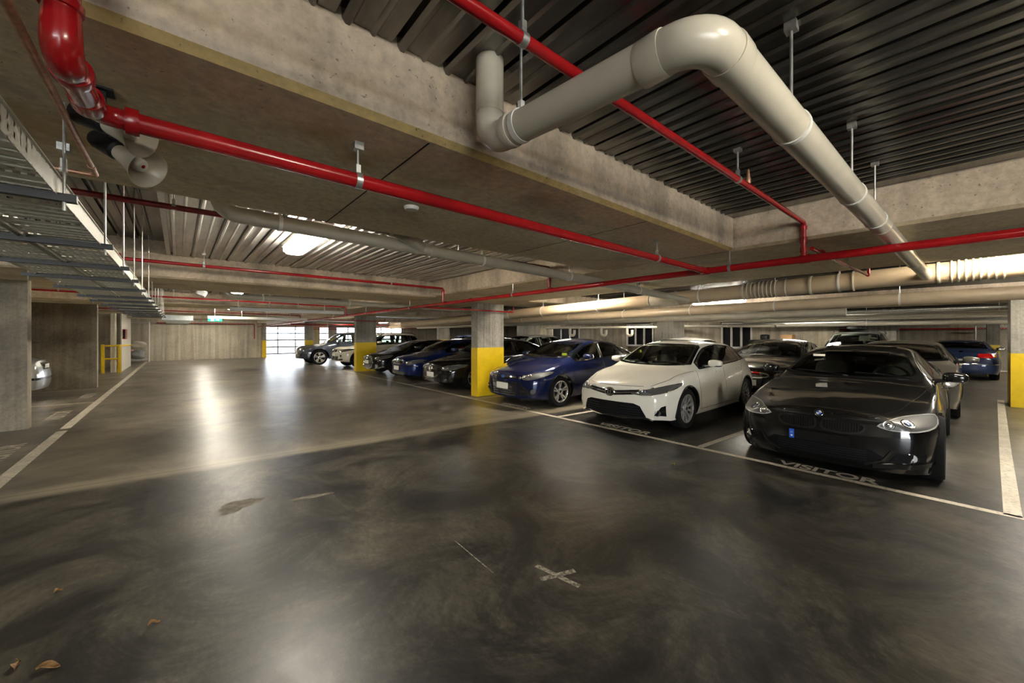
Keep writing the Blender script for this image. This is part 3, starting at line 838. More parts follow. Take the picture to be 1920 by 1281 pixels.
def beam(lo, hi, label, name='ceiling_beam'):
    """soffit and sides differ in colour: underside lightened to stand in for missing light"""
    mb = MB().box(lo, hi)
    o = struct(name, mb, ['beam', 'soffit', 'edge' if 'stained' in label else 'edge_pale'], label, ang=20)
    for p in o.data.polygons:
        if p.normal.z < -.5: p.material_index = 1
    bm = bmesh.new(); bm.from_mesh(o.data)
    ed = [e for e in bm.edges if all(v.co.z < .01 for v in e.verts)]
    bmesh.ops.bevel(bm, geom=ed, offset=.024, segments=1, affect='EDGES', material=2); bm.to_mesh(o.data); bm.free()
    o.data.polygons.foreach_set('use_smooth', [False]*len(o.data.polygons))
    return o
for i, (a, b) in enumerate(bands):
    beam((XW, a, S if i != 1 else 2.285), (3.92 if i == 0 else 4.0, b, 2.98), 'broad concrete ceiling beam across the aisle, ' + ['nearest one, with stained edge', 'second one, above the parking post', 'third one', 'fourth one', 'last one before the door'][i])
beam((3.92, YS, S), (6.2, YN, 2.98), 'broad concrete beam along the yellow-based columns')
beam((13.0, YS, S), (15.2, YN, 2.98), 'concrete beam along the far column row')
for i in range(2, len(rb)-1, 2):
    beam((6.2, rb[i-1], S+.05), (13.0, rb[i], 2.98), 'concrete cross beam above the parked cars, number %d' % (i//2))
    beam((15.2, rb[i-1], S+.05), (XE, rb[i], 2.98), 'concrete cross beam over the second aisle, number %d' % (i//2))
beam((XW, 8.9, 2.5), (-1.45, 18.6, 2.98), 'low concrete soffit above the left parking bays')

def column(x0, y0, x1, y1, label, top=S, yel=1.2, north=False):
    o = struct('column', MB().box((x0, y0, yel), (x1, y1, top)), 'column', label)
    y = MB().box((x0-.003, y0-.003, .0), (x1+.003, y1+.003, yel)); 
    c = y.build('painted_base', 'yellow', None, o.location, world=True); c.parent = o; c.location = (0, 0, 0); c['label'] = 'yellow painted column base'
    return o
column(5.55, 7.742, 6.385, 8.0, 'concrete column with yellow base beside the front of the dark blue sedan')
column(5.55, 16.3, 6.385, 16.56, 'concrete column with yellow base beside the black hatchback with the big grille')
column(5.55, 24.85, 5.97, 25.11, 'slim concrete column with yellow base behind the nose of the dark grey SUV')
column(13.3, -1.0, 14.13, -.70, 'concrete column with yellow base at the edge of the side lane', yel=1.13)
column(13.3, 6.65, 14.13, 7.27, 'bare looking concrete column rising behind the white hatchback', yel=.9)
column(13.3, 14.2, 14.13, 15.05, 'concrete column behind the dark blue sedan roof', yel=.9)
column(13.3, 23.0, 14.13, 23.3, 'concrete column behind the white SUV')
column(20.3, 1.55, 21.4, 2.6, 'wide concrete column behind the grey sedan', yel=.8)
column(22.6, -.95, 23.2, -.65, 'concrete column with yellow base seen through the wire mesh', yel=1.15)
column(9.2, 33.4, 9.8, 33.7, 'narrow column with yellow base by the far daylight opening')

# walls
def wall(name, lo, hi, mt, label): return struct(name, MB().box(lo, hi), mt, label)
wall('wall_block', (-7, 9.80, 0), (-1.85, 10.02, 2.5), 'wall', 'stained concrete wall end at the parking bays, nearest one')
wall('wall_partition', (-7, 16.2, 0), (-1.79, 16.42, 2.5), 'wall', 'grey concrete partition wall behind the silver car')
wall('wall_recess', (-7, 24.2, 0), (-1.9, 24.4, 2.98), 'wall', 'dark recessed wall behind the yellow guard frame')
wall('wall_white', (-1.84, 22.6, 0), (-1.80, 26.6, 2.4), 'white_paint', 'white painted wall return beside the yellow guard frame')
wall('wall_far', (-7, 30.6, 0), (4.2, 30.8, 2.98), 'wall_pale', 'pale concrete wall at the far end of the aisle')
wall('wall_return', (4.0, 30.81, 0), (4.2, YN, 2.98), 'wall_pale', 'concrete wall return beside the roller door')
column(4.21, 30.5, 4.45, 30.9, 'short yellow-based column at the corner of the pale far wall', yel=1.15)
wall('wall_left', (XW-.2, YS, 0), (XW, YN, 3.15), 'wall', 'concrete side wall')
wall('wall_right', (XE, YS, 0), (XE+.2, YN, 3.15), 'wall', 'concrete wall beyond the second aisle')
mb = MB().box((XW, YS-.2, 2.35), (XE, YS, 3.15)).box((XW, YS-.2, 0), (-7, YS, 2.35)).box((-.5, YS-.2, 0), (XE, YS, 2.35))
struct('wall_behind', mb, 'wall', 'concrete wall behind the camera, with an added opening for fill daylight')  # unseen wall; entry opening added to let fill daylight reach the soffits
struct('ground_fill', MB().box((XW-8, -34, -.2), (XE+8, YS, -.02)), 'white_paint', 'added pale ground outside the fill opening, bouncing daylight in')  # unseen ground, added to bounce daylight up onto the soffits
mb = MB()
for a, b, z0, z1 in ((4.2, 4.65, 0, 2.98), (8.35, 8.9, 0, 2.98), (12.4, 13.2, 0, 2.98), (16.2, XE, 0, 2.98), (4.65, 8.35, 2.2, 2.98), (8.9, 12.4, 2.2, 2.98), (13.2, 16.2, 2.2, 2.98)):
    mb.box((a, YN, z0), (b, YN+.2, z1))
struct('wall_door', mb, 'wall_pale', 'concrete wall around the glazed roller doors')
def roller(name, x0, x1, label, rows, cols):
    f = MB(); y = YN+.08
    for k in range(rows+1):
        z = .03+2.15*k/rows; f.box((x0, y-.03, z-.05), (x1, y+.03, z+.05))
    for k in range(cols+1):
        x = x0+(x1-x0)*k/cols; f.box((x-.04, y-.028, 0), (x+.04, y+.028, 2.2))
    o = struct(name, f, 'door_bar', label)
    g = MB().box((x0-o.location.x, -.004, .02), (x1-o.location.x, .004, 2.18)); c = g.build('door_pane', 'glass_p', o)
    return o
roller('door_1', 4.65, 8.35, 'glazed roller door bright with daylight', 4, 3)
roller('door_2', 8.9, 12.4, 'second glazed roller door behind the parked SUVs', 4, 3)
roller('door_3', 13.2, 16.2, 'third glazed roller door far behind the cars', 4, 3)
struct('wall_outside', MB().box((-4, 52, 0), (30, 52.3, 1.0)), 'white_paint', 'sunlit pale wall outside the roller door')

# far storage walls behind the parked cars, with dark openings
def farwall(x, y0, y1, label, z=2.28): return wall('wall_store', (x, y0, 0), (x+.2, y1, z), 'wall', label)
farwall(20.2, 13.0, 16.5, 'concrete wall behind the dark blue sedan')
farwall(20.2, 7.7, 11.2, 'concrete wall behind the white hatchback roof')
farwall(20.2, 3.2, 6.3, 'concrete wall behind the black hatchback in the second row', 2.2)
wall('wall_store_end', (21.5, -6, 0), (26.9, -5.8, 2.9), 'wall', 'dark concrete wall beyond the wire mesh gate')
wall('wall_back_store', (25.5, -5.7, 0), (25.7, 12, 2.9), 'wall', 'dark wall at the back of the second aisle')
def opening(name, x, y0, y1, z0, z1, ncol, label):
    d = MB().box((x+.09, y0, z0), (x+.12, y1, z1)); 
    o = struct(name, d, 'vent_dark', label)
    f = MB(); w = .04
    for k in range(ncol+1):
        y = y0+(y1-y0)*k/ncol; f.box((x, y-w, z0), (x+.085, y+w, z1))
    f.box((x, y0, z1-.05), (x+.085, y1, z1+.05)); f.box((x, y0, z0-.05), (x+.085, y1, z0+.05))
    c = f.build('window_frame', 'frame_w', None, o.location, world=True); c.parent = o; c.location = (0, 0, 0)
    return o
wall('wall_window_side', (20.5, 16.5, 0), (20.7, 22, 2.3), 'wall', 'wall with dark windows behind the blue sedan')
opening('window_1', 20.2, 16.6, 19.0, .9, 2.05, 3, 'dark window with pale bars behind the blue sedan roof')
opening('window_2', 20.2, 11.3, 12.95, .9, 2.1, 3, 'dark narrow window past the concrete store wall')
opening('window_3', 20.2, 6.35, 7.65, .9, 2.05, 3, 'dark window with pale bars above the white hatchback')
wall('wall_window_back', (20.6, 6.0, 0), (20.7, 13.2, 2.3), 'wall', 'wall behind the dark store windows')

# floor markings
def strip(name, pts, w, label, mt='line', z=.0015):
    mb = MB()
    for (a, b) in zip(pts, pts[1:]):
        a = Vector((*a, z)); b = Vector((*b, z)); t = (b-a).normalized(); nrm = Vector((-t.y, t.x, 0))*w/2
        mb.add([a-nrm, b-nrm, b+nrm, a+nrm], [(0, 1, 2, 3)])
    return struct(name, mb, mt, label)
strip('floor_marking', [(5.29, -6), (5.29, 4.9), (5.30, 31)], .085, 'long white line along the front of the parked cars')
for k, (y, y2) in enumerate(((2.30, 2.2), (4.86, 4.72), (7.52, 7.3), (11.05, 10.5), (13.6, 13.3), (16.2, 16.0), (19.8, 19.8), (23.4, 23.4))):
    strip('floor_marking', [(5.34, y), (7.0, y2), (10.6, y2-.2)], .085, 'white stall divider line, number %d past the black coupe' % (k+1))
strip('floor_marking', [(5.29, -.29), (8.0, -.38), (14.5, -.62)], .10, 'worn white line beside the black coupe towards the far column')
for k, (a, b) in enumerate((((-1.40, -2), (-1.40, 9.25)), ((-1.40, 9.45), (-1.39, 30)))):
    strip('floor_marking', [a, b], .12, 'white edge line of the left parking bays, %s the slab joint' % ('before', 'past')[k])
for k, (y, x) in enumerate(((12.75, -6), (15.8, -6), (19.5, -6), (22.2, -6))):
    strip('floor_marking', [(-1.45, y), (x, y+.2)], .09, 'white line between left parking bays, number %d' % (k+1))
def flat_text(txt, loc, size, rz, label, mt='line', sx=1.0):
    cu = bpy.data.curves.new('txt', 'FONT'); cu.body = txt; cu.size = size; cu.align_x = 'CENTER'; cu.extrude = 0; cu.offset = .006
    to = bpy.data.objects.new('txt', cu); COL.objects.link(to)
    dg = bpy.context.evaluated_depsgraph_get(); me = bpy.data.meshes.new_from_object(to.evaluated_get(dg)); bpy.data.objects.remove(to)
    me.materials.clear(); me.materials.append(MT[mt])
    o = bpy.data.objects.new('floor_lettering', me); COL.objects.link(o)
    o.location = (*loc, .002); o.rotation_euler = (0, 0, rz); o.scale = (sx, 1, 1); o['kind'] = 'structure'; o['label'] = label; o['category'] = 'floor marking'
    return o
flat_text('VISITOR', (5.38, 3.57), .26, -PI/2, 'white VISITOR lettering under the nose of the white hatchback')
flat_text('VISITOR', (5.36, .98), .24, -PI/2, 'white VISITOR lettering under the nose of the black coupe')
flat_text('VISITOR', (5.36, 6.2), .24, -PI/2, 'white VISITOR lettering under the nose of the dark blue sedan')
for k, (y, t) in enumerate(((8.0, 'VISITOR'), (11.1, 'VISITOR'), (14.2, 'VISITOR'))):
    flat_text(t, (-1.62, y), .30, PI/2, 'faded lettering at the mouth of left parking bay number %d' % (k+1), 'line')
# faded sprayed cross and scratch
o = strip('floor_marking', [(1.70, 1.70), (1.93, 1.62)], .04, 'faded white sprayed cross on the dark floor, one arm', 'line_faded')
strip('floor_marking', [(1.78, 1.82), (1.83, 1.50)], .035, 'faded white sprayed cross on the dark floor, other arm', 'line_faded', .0018)
strip('floor_marking', [(1.54, 2.43), (1.517, 1.945)], .008, 'thin pale scratch on the dark floor beside the cross', 'line_faded')

struct('soffit_joint', MB().box((.772, 1.42, S-.0015), (.778, 2.89, S+.01)), 'vent_dark', 'thin casting joint across the underside of the first beam')
struct('soffit_joint', MB().box((2.45, 1.42, S-.0015), (2.455, 2.89, S+.01)), 'vent_dark', 'second thin casting joint across the underside of the first beam')
def worn(pts, label, mt):
    return struct('floor_marking', MB().add([(x, y, .001) for x, y in pts], [tuple(range(len(pts)))]), mt, label)

rw_ = random.Random(4)
def blob(c, a, b, rz, n=26):
    return [(c[0]+math.cos(rz)*a*k*math.cos(t)-math.sin(rz)*b*k*math.sin(t), c[1]+math.sin(rz)*a*k*math.cos(t)+math.cos(rz)*b*k*math.sin(t)) for t, k in [(2*PI*i/n, rw_.uniform(.62, 1.15)) for i in range(n)]]
worn(blob((.40, 4.20), .21, .12, .5), 'worn rough patch in the dark floor, larger one', 'worn')
worn(blob((.95, 3.97), .19, .05, -.2), 'worn rough patch in the dark floor, narrow one', 'worn')
# ------------------------------------------------------------------ lamps
def lamp(x, y, z, label, name='ceiling_lamp', L=1.25, w=.22, group='ceiling lamps over the aisle'):
    r = empty(name, (x, y, z), label, 'lamp', group)
    hb = MB().box((-w/2, -L/2, .03), (w/2, L/2, .075)); hb.build('housing', 'white_pl', r)
    q = rrect(w, L, w*.45, 5)
    d = MB(); d.prism(q, -.03, .03); d.prism([(a*.82, b*.97) for a, b in q], -.05, -.03)
    fixn(d.build('diffuser', 'lamp', r)); return r
def tubes(x, y, z, label, group='bare tube lamps between the pipes'):
    r = empty('ceiling_lamp', (x, y, z), label, 'lamp', group)
    MB().box((-.06, -.72, .04), (.06, .72, .09)).build('housing', 'white_pl', r)
    for dx in (-.045, .045): MB().cyl((dx, -.68, .0), (dx, .68, .0), .019, n=10).build('tube', 'tube_lit', r)
    return r
ys = [-1.3, 4.62, 10.8, 16.7, 22.6, 28.4]
for y, t in zip(ys, ('over the camera end of the aisle', 'in the steel ceiling bay past the first beam', 'past the second beam', 'past the third beam', 'past the fourth beam', 'by the pale far wall')):
    lamp(1.03, y, 2.53, 'lit oblong ceiling lamp ' + t)
for y, t in zip((-.75, 5.5, 19.5, 28), ('above the rear of the black coupe', 'above the dark blue sedan', 'above the white SUV', 'near the daylight openings')):
    lamp(6.40, y, 2.55, 'lit oblong lamp beside the big tan pipe ' + t, group='ceiling lamps beside the big pipe')
for y, t in zip((-1.6, 4.45, 10.7, 18, 28), ('near the side lane', 'above the white hatchback', 'behind the dark blue sedan', 'behind the SUVs', 'far beyond the SUVs')):
    tubes(11.5, y, 2.42, 'pair of lit bare tubes hung under the deck ' + t)
for y, t in zip((-2.6, 3.6, 10, 20), ('at the blue car', 'over the second aisle', 'before the far store wall', 'far along the second aisle')):
    tubes(17.2, y, 2.42, 'pair of lit bare tubes ' + t, 'tube lamps over the second aisle')
for y, t in zip((12.9, 20.3), ('above the silver car', 'above the yellow guard frame')):
    lamp(-4.2, y, 2.42 if y < 18 else 2.5, 'lit oblong lamp ' + t, group='ceiling lamps over the left bays')
lamp(22.5, -2.6, 2.5, 'lit oblong lamp behind the wire mesh gate', group='lamps by the mesh gate')
# ------------------------------------------------------------------ pipes and services
def pipe(name, label, cat, pts, r, mt, bend=0, coup=(), hang=(), group=None, coup_mt=None, n=16, rod_mt='galv', ring=1.12):
    """coup: (point, direction, length[, scale]); hang: (point, direction, z of the fixing)"""
    p0 = Vector(pts[0]); root = empty(name, p0, label, cat, group)
    R = lambda p: Vector(p)-p0
    path = fillet(pts, bend) if bend else [Vector(p) for p in pts]
    MB().tube([R(p) for p in path], r, n).build('pipe_run', mt, root)
    for c in coup:
        d = Vector(c[1]).normalized(); L = c[2]; k = c[3] if len(c) > 3 else 1.10; p = R(c[0]); rr = r*k
        m = MB().lathe([(r*.98, -L/2), (rr*.98, -L/2), (rr, -L/2+.006), (rr, L/2-.006), (rr*.98, L/2), (r*.98, L/2)], p, d, n+4)
        m.build('coupling', coup_mt or mt, root)
    for p, d, zt in hang:
        d = Vector(d).normalized(); q = R(p); zz = zt-p0.z
        m = MB().lathe([(r, -.012), (r*ring, -.012), (r*ring, .012), (r, .012)], q, d, n+2)
        sidev = d.cross(Vector((0, 0, 1))).normalized()
        m.box(q+Vector((-.009, -.009, r*.98)), q+Vector((.009, .009, r+.035)))
        ho = m.build('pipe_clamp', 'galv' if mt.startswith('red') else 'white_pl', root)
        rd = MB().cyl(q+Vector((0, 0, r+.02)), Vector((q.x, q.y, zz)), .005, n=8)
        rd.box((q.x-.018, q.y-.018, zz-.03), (q.x+.018, q.y+.018, zz))
        rd.build('hanger_rod', rod_mt, ho)
    return root
XD, YD, ZD = (1, 0, 0), (0, 1, 0), (0, 0, 1)
# red fire pipes
pipe('fire_pipe', 'thick glossy red pipe that drops at the ceiling corner and runs under the stained beam', 'pipe',
     [(-.19, 1.25, 2.98), (-.19, 1.25, 2.115), (-.185, 1.605, 2.152), (3.91, 1.64, 2.15)], .029, 'red', .055,
     [((-.187, 1.335, 2.126), YD, .03, 1.32), ((-.185, 1.52, 2.144), YD, .06, 1.22), ((-.105, 1.605, 2.152), XD, .03, 1.32), ((3.86, 1.64, 2.15), XD, .07, 1.18)],
     [((.555, 1.611, 2.152), XD, S), ((2.98, 1.63, 2.151), XD, S)], n=20)
rp = bpy.data.objects['fire_pipe']
rz = lambda p: Vector(p)-rp.location
P_ = fillet([(-.19, 1.25, 2.93), (-.19, 1.25, 2.115), (-.187, 1.335, 2.124)], .062, 10)
MB().tube([rz(p) for p in P_[:1]]+[rz((-.19, 1.25, 2.222))]+[rz(p) for p in P_[1:]], [.029, .029]+[.0325]*(len(P_)-2)+[.031], 22).build('riser_elbow', 'red', rp)
MB().lathe([(.029, -.010), (.0345, -.008), (.0345, .008), (.029, .010)], rz((-.19, 1.25, 2.222)), ZD, 24).build('coupling', 'red', rp)
pipe('fire_pipe', 'long red main pipe running along the beam edge above the car fronts', 'pipe',
     [(3.94, -6, 2.158), (3.94, 1.64, 2.15), (3.945, 12, 2.115), (3.945, 31, 2.06)], .031, 'red', 0,
     [((3.94, y, 2.15-.0025*(y-1.6)), YD, .07, 1.16) for y in (.84, 1.64, 3.74, 5.7, 6.57, 12.4, 14.5)],
     [((3.94, y, 2.152-.0030*(y-1.6)), YD, 2.40) for y in (-1.2, 1.42, 4.55, 8.1, 10.8, 13.8, 17.2, 20)], n=18)
pipe('fire_pipe', 'slim red pipe high across the steel deck crossing behind the white elbow pipe', 'pipe',
     [(-2, .84, 2.38), (.55, .84, 2.385), (3.893, .84, 2.446), (3.893, .84, 2.17)], .0185, 'red', .035,
     [((3.893, .84, 2.40), ZD, .03, 1.3), ((3.893, .84, 2.30), ZD, .05, 1.35), ((3.893, .84, 2.22), ZD, .04, 1.35)],
     [((.765, .84, 2.389), XD, CZ), ((2.45, .84, 2.42), XD, CZ)])
sh_ = (MB().lathe([(.010, 0), (.015, .012), (.015, .03), (.010, .04), (.006, .085), (0, .09)], (2.62, .84, 2.437), ZD, 10).build('sprinkler_head', 'copper', None, (2.62, .84, 2.437), world=True)); sh_.parent = bpy.data.objects['fire_pipe.002']; sh_.location = Vector((2.62, .84, 2.437))-sh_.parent.location; sh_['label'] = 'brass sprinkler head'
pipe('sprinkler_branch', 'short pinkish red branch pipe with upturned end under the wide beam', 'pipe',
     [(3.96, .80, 2.235), (6.30, .72, 2.235), (6.30, .72, 2.34)], .016, 'red', .03, [((4.25, .79, 2.235), XD, .06, 1.7), ((6.22, .72, 2.235), XD, .05, 1.3)], [((5.2, .76, 2.235), XD, S)])
pipe('fire_pipe', 'dark red pipe in the lamp bay passing behind the grey beige drain pipe', 'pipe',
     [(-3, 3.68, 2.43), (3.89, 3.72, 2.45), (3.89, 3.72, 2.17)], .021, 'red_dull', .035, [((3.89, 3.72, 2.27), ZD, .07, 1.35)], [((-.03, 3.70, 2.44), XD, CZ), ((2.4, 3.71, 2.445), XD, CZ)])
pipe('fire_pipe', 'bright red pipe along the face of the second ceiling beam', 'pipe',
     [(-.55, 6.58, 2.50), (-.55, 6.58, 2.44), (3.89, 6.57, 2.42), (3.89, 6.57, 2.15)], .021, 'red', .035, [((3.89, 6.57, 2.36), ZD, .04, 1.3)], [((.25, 6.578, 2.436), XD, CZ), ((2.84, 6.572, 2.424), XD, CZ)])
pipe('fire_pipe', 'thin red pipe before the pinkish third beam', 'pipe',
     [(-3, 12.42, 2.46), (3.89, 12.4, 2.38), (3.89, 12.4, 2.13)], .02, 'red', .035, [], [((-.1, 12.42, 2.43), XD, CZ), ((1.9, 12.41, 2.40), XD, CZ)])
pipe('fire_pipe', 'thin red pipe before the fourth beam', 'pipe',
     [(-3, 18.3, 2.40), (3.89, 18.3, 2.34), (3.89, 18.3, 2.10)], .021, 'red_dull', .035, [], [((1., 18.3, 2.36), XD, CZ)])
pipe('fire_pipe', 'thin red pipe near the far pale wall with a short drop', 'pipe',
     [(-1.0, 30.35, 2.22), (3.75, 30.35, 2.22), (3.75, 30.35, 1.25)], .03, 'red_dull', .06, [], [((.5, 30.35, 2.22), XD, CZ)])
for k, (y, z) in enumerate(((7.6, 2.12), (15.9, 2.10), (24.4, 2.08))):
    pipe('sprinkler_branch', 'slim red branch pipe from the red main passing over ' + ('the near yellow column', 'the second yellow column', 'the far slim column')[k], 'pipe',
         [(3.96, y, z), (6.6, y, z-.01), (6.6, y, z+.12)], .016, 'red', .03, [((5.1, y, z), XD, .04, 1.4)], [])
for k, (y, z, x1) in enumerate(((20.5, 2.03, 16), (27.5, 2.02, 16), (31.5, 1.95, 14))):
    pipe('fire_pipe', 'far red pipe above the SUVs, crossing toward the daylight doors, ' + ('nearest', 'middle', 'farthest')[k], 'pipe', [(3.96, y, z), (x1, y, z)], .028, 'red_dull', 0, [], [((7.5, y, z), XD, 2.3)])
pipe('fire_pipe', 'red pipe along the back wall behind the mesh gate', 'pipe', [(25.3, -5.5, 1.78), (25.3, 8, 1.78)], .03, 'red')

# white drain pipe with the big elbow
pipe('drain_pipe', 'large white plastic drain pipe with a swept elbow under the steel deck', 'pipe',
     [(.935, 1.22, 2.62), (.935, 1.22, 2.285), (.955, .40, 2.245), (7.0, .265, 2.243)], .055, 'pvc', .085,
     [((.938, 1.09, 2.281), YD, .035), ((.935, 1.22, 2.40), ZD, .012, 1.05), ((.953, .53, 2.251), YD, .07, 1.06), ((1.09, .397, 2.245), XD, .07, 1.06), ((3.55, .343, 2.244), XD, .05, 1.05), ((5.6, .30, 2.243), XD, .05, 1.07)],
     [((.94, 1.04, 2.278), YD, CZ), ((1.62, .385, 2.245), XD, CZ), ((2.62, .363, 2.245), XD, CZ), ((3.30, .348, 2.244), XD, CZ)], n=26, ring=1.07)
pipe('drain_pipe', 'grey beige drain pipe rising into the lamp bay ceiling beside the beam', 'pipe',
     [(.20, 3.2, 2.62), (.20, 3.2, 2.335), (4.0, 3.2, 2.245), (6.9, 3.2, 2.14)], .055, 'pvc_dim', .11,
     [((.42, 3.2, 2.33), XD, .05, 1.06), ((1.78, 3.2, 2.298), XD, .05, 1.06), ((4.4, 3.2, 2.23), XD, .05, 1.06)],
     [((.55, 3.2, 2.327), XD, CZ), ((2.35, 3.2, 2.284), XD, CZ), ((3.7, 3.2, 2.252), XD, CZ), ((5.3, 3.2, 2.198), XD, S)], n=22, ring=1.07)
pipe('drain_pipe', 'short grey beige branch pipe sweeping down into the drain pipe', 'pipe',
     [(1.02, 3.06, 2.62), (1.02, 3.06, 2.40), (1.36, 3.07, 2.39), (1.66, 3.18, 2.31)], .05, 'pvc_dim', .09, [((1.20, 3.065, 2.395), XD, .03, 1.1)], [((1.32, 3.07, 2.391), XD, CZ)], n=20)
pipe('drain_pipe', 'beige drain pipe crossing under the second beam', 'pipe',
     [(.66, 8.95, 2.55), (.66, 8.95, 2.245), (6.9, 9.0, 2.19)], .055, 'pvc_dim', .12, [((1.0, 8.95, 2.242), XD, .05, 1.06), ((2.6, 8.96, 2.228), XD, .05, 1.06)], [((1.25, 8.95, 2.24), XD, CZ), ((2.9, 8.97, 2.225), XD, CZ)], n=18)
zb1 = lambda y: 2.278-.0233*y
zb2 = lambda y: 2.085-.0075*y
pipe('storm_pipe', 'very thick tan pipe with ribbed couplers above the parked cars', 'pipe', [(7.0, -8, zb1(-8)), (7.0, 15, zb1(15))], .122, 'pvc_tan', 0,
     [((7.0, y, zb1(y)), YD, l, k) for y, l, k in [(.95, .02, 1.12), (1.42, .035, 1.10), (1.72+.0, .02, 1.06), (2.30, .03, 1.10), (3.65, .55, 1.05), (3.45, .03, 1.10), (3.95, .03, 1.10), (.17, .03, 1.10), (-.48, .03, 1.10), (8.4, .5, 1.05), (8.2, .03, 1.1), (9.6, .03, 1.1)]]
     + [((7.0, 1.85+.055*k, zb1(1.9)), YD, .018, 1.10) for k in range(8)] + [((7.0, -.02+.055*k-.3, zb1(0)), YD, .018, 1.10) for k in range(8)],
     [((7.0, y, zb1(y)), YD, 2.9) for y in (1.10, 3.0, 5.2, 6.9, 9.0, -.62)], n=28, coup_mt='pvc', ring=1.05)
pipe('storm_pipe', 'long smooth beige pipe hung below the thick tan pipe', 'pipe', [(8.6, -8, zb2(-8)), (8.6, 20, zb2(20))], .095, 'pvc_tan', 0,
     [((8.6, y, zb2(y)), YD, .12, 1.04) for y in (-2, 3.6, 8)], [((8.6, y, zb2(y)), YD, 2.9) for y in (-.75, .62, 2.3, 3.9, 5.6, 7.4, 9.4)], n=22, ring=1.04)
pipe('storm_pipe', 'lower tan pipe behind the long smooth beige pipe', 'pipe', [(10.2, 1.5, 1.98), (10.2, 20, 1.94)], .085, 'pvc_dim', 0, [((10.2, y, 1.97), YD, .4, 1.08) for y in (4.3, 9.5)], [], n=18)
for k, (a, b, r, t) in enumerate((((15.5, 4.2, 1.83), (19.8, 10.6, 1.99), .055, 'pale slanting pipe behind the white hatchback'), ((15.5, 4.1, 1.84), (15.6, -3.5, 1.86), .055, 'pale level pipe over the second row of cars'),
        ((15.2, 14.8, 1.90), (19.0, 9.8, 1.93), .06, 'pale pipe above the drain traps by the column'), ((16.5, -4, 2.1), (16.5, 6, 2.1), .05, 'grey pipe over the second aisle'), ((14.6, -3, 2.12), (14.6, 5, 2.16), .03, 'thin steel conduit over the far beam edge'),
        ((18.5, -5, 2.2), (18.5, 7, 2.15), .07, 'grey pipe farther over the second aisle'))):
    pipe('waste_pipe', t, 'pipe', [a, b], r, 'pvc' if k < 3 else 'pvc_dim', 0, [], [(tuple(Vector(a).lerp(Vector(b), f)), Vector(b)-Vector(a), 2.6) for f in (.3, .7)])
for k, (x, y) in enumerate(((16.0, 13.75), (17.0, 12.45), (17.8, 11.4))):
    z = 1.9; pipe('drain_trap', 'pale U-shaped drain trap behind the dark blue sedan roof, ' + ('beside the column', 'middle one', 'by the dark window')[k], 'pipe', [(x, y, z), (x, y, z-.42), (x, y-.3, z-.42), (x, y-.3, z-.12)], .07, 'pvc', .15)
for k, (y, l) in enumerate(((3.2, 3.5), (7.8, 2.5), (10.3, 3.0), (-2.0, 3.0))):
    pipe('sprinkler_branch', 'thin red branch in the crowded services, ' + ('over the white hatchback', 'behind it', 'over the dark blue sedan', 'over the side lane')[k], 'pipe', [(12.8, y, 2.18-.03*k), (12.8+l, y, 2.18-.03*k)], .02, 'red')
for k, x in enumerate((19.2, 22.0)):
    pipe('cable_conduit', 'steel conduit across the second aisle ceiling, ' + ('nearer', 'farther')[k], 'pipe', [(x, -7, 2.28), (x, 12, 2.28)], .035, 'galv')

# copper pipe and cable tray
pipe('copper_pipe', 'weathered copper pipe hung beside the cable tray', 'pipe', [(-.268, -3, 2.2), (-.268, 2.41, 2.2), (-.95, 2.41, 2.2)], .0095, 'copper', .02, [((-.268, 2.30, 2.2), YD, .04, 1.25)], [((-.36, 2.41, 2.2), XD, S), ((-.268, -1.0, 2.2), YD, CZ)], n=12)
tr = empty('cable_tray', (-.575, -3, 2.0), 'long perforated steel cable tray hung from rods over the left side of the aisle', 'cable tray')
ty = [0, 17.2]
prof = []; y = 0; m = MB()
vs = []; fs = []; k = 0
while y < 17.2:   # shallow transverse folds
    for dy, dz in ((0, 0), (.040, 0), (.045, .006), (.060, .006), (.065, 0)): vs += [(-.26, y+dy, dz), (.265, y+dy, dz)]; k += 1
    y += .07
fs = [(2*i, 2*i+2, 2*i+3, 2*i+1) for i in range(k-1)]
m.add(vs, fs); m.build('tray_base', 'tray', tr, ang=10)
for x, t in ((-.26, 'tray_rail'), (.265, 'tray_rail'), (-.005, 'tray_divider'), (.02, 'tray_divider')):
    mm = MB().box((x-.0015, 0, -.012), (x+.0015, 17.2, .055)).box((x-.008, 0, .052), (x+.008, 17.2, .055))
    mm.build(t, 'tray_side' if t == 'tray_rail' else 'galv_light', tr)
for sy in (.6, 1.5, 2.4, 3.3, 4.2, 4.98, 5.93, 6.81, 7.65, 8.62, 9.75, 10.6, 11.6, 12.6, 13.6, 14.6, 15.6, 16.6):
    so = MB().box((-.33, sy-.014, -.030), (.31, sy+.014, -.004)).build('cross_support', 'galv_dark', tr)
    Y = sy-3; zt = 2.78 if 2.9 < Y < 7.0 else (CZ if not any(a <= Y <= b for a, b in bands) else S)
    for x in (-.30, .280): MB().cyl((x, sy, -.06), (x, sy, zt-2.0), .0045, n=8).build('threaded_rod', 'galv', so)

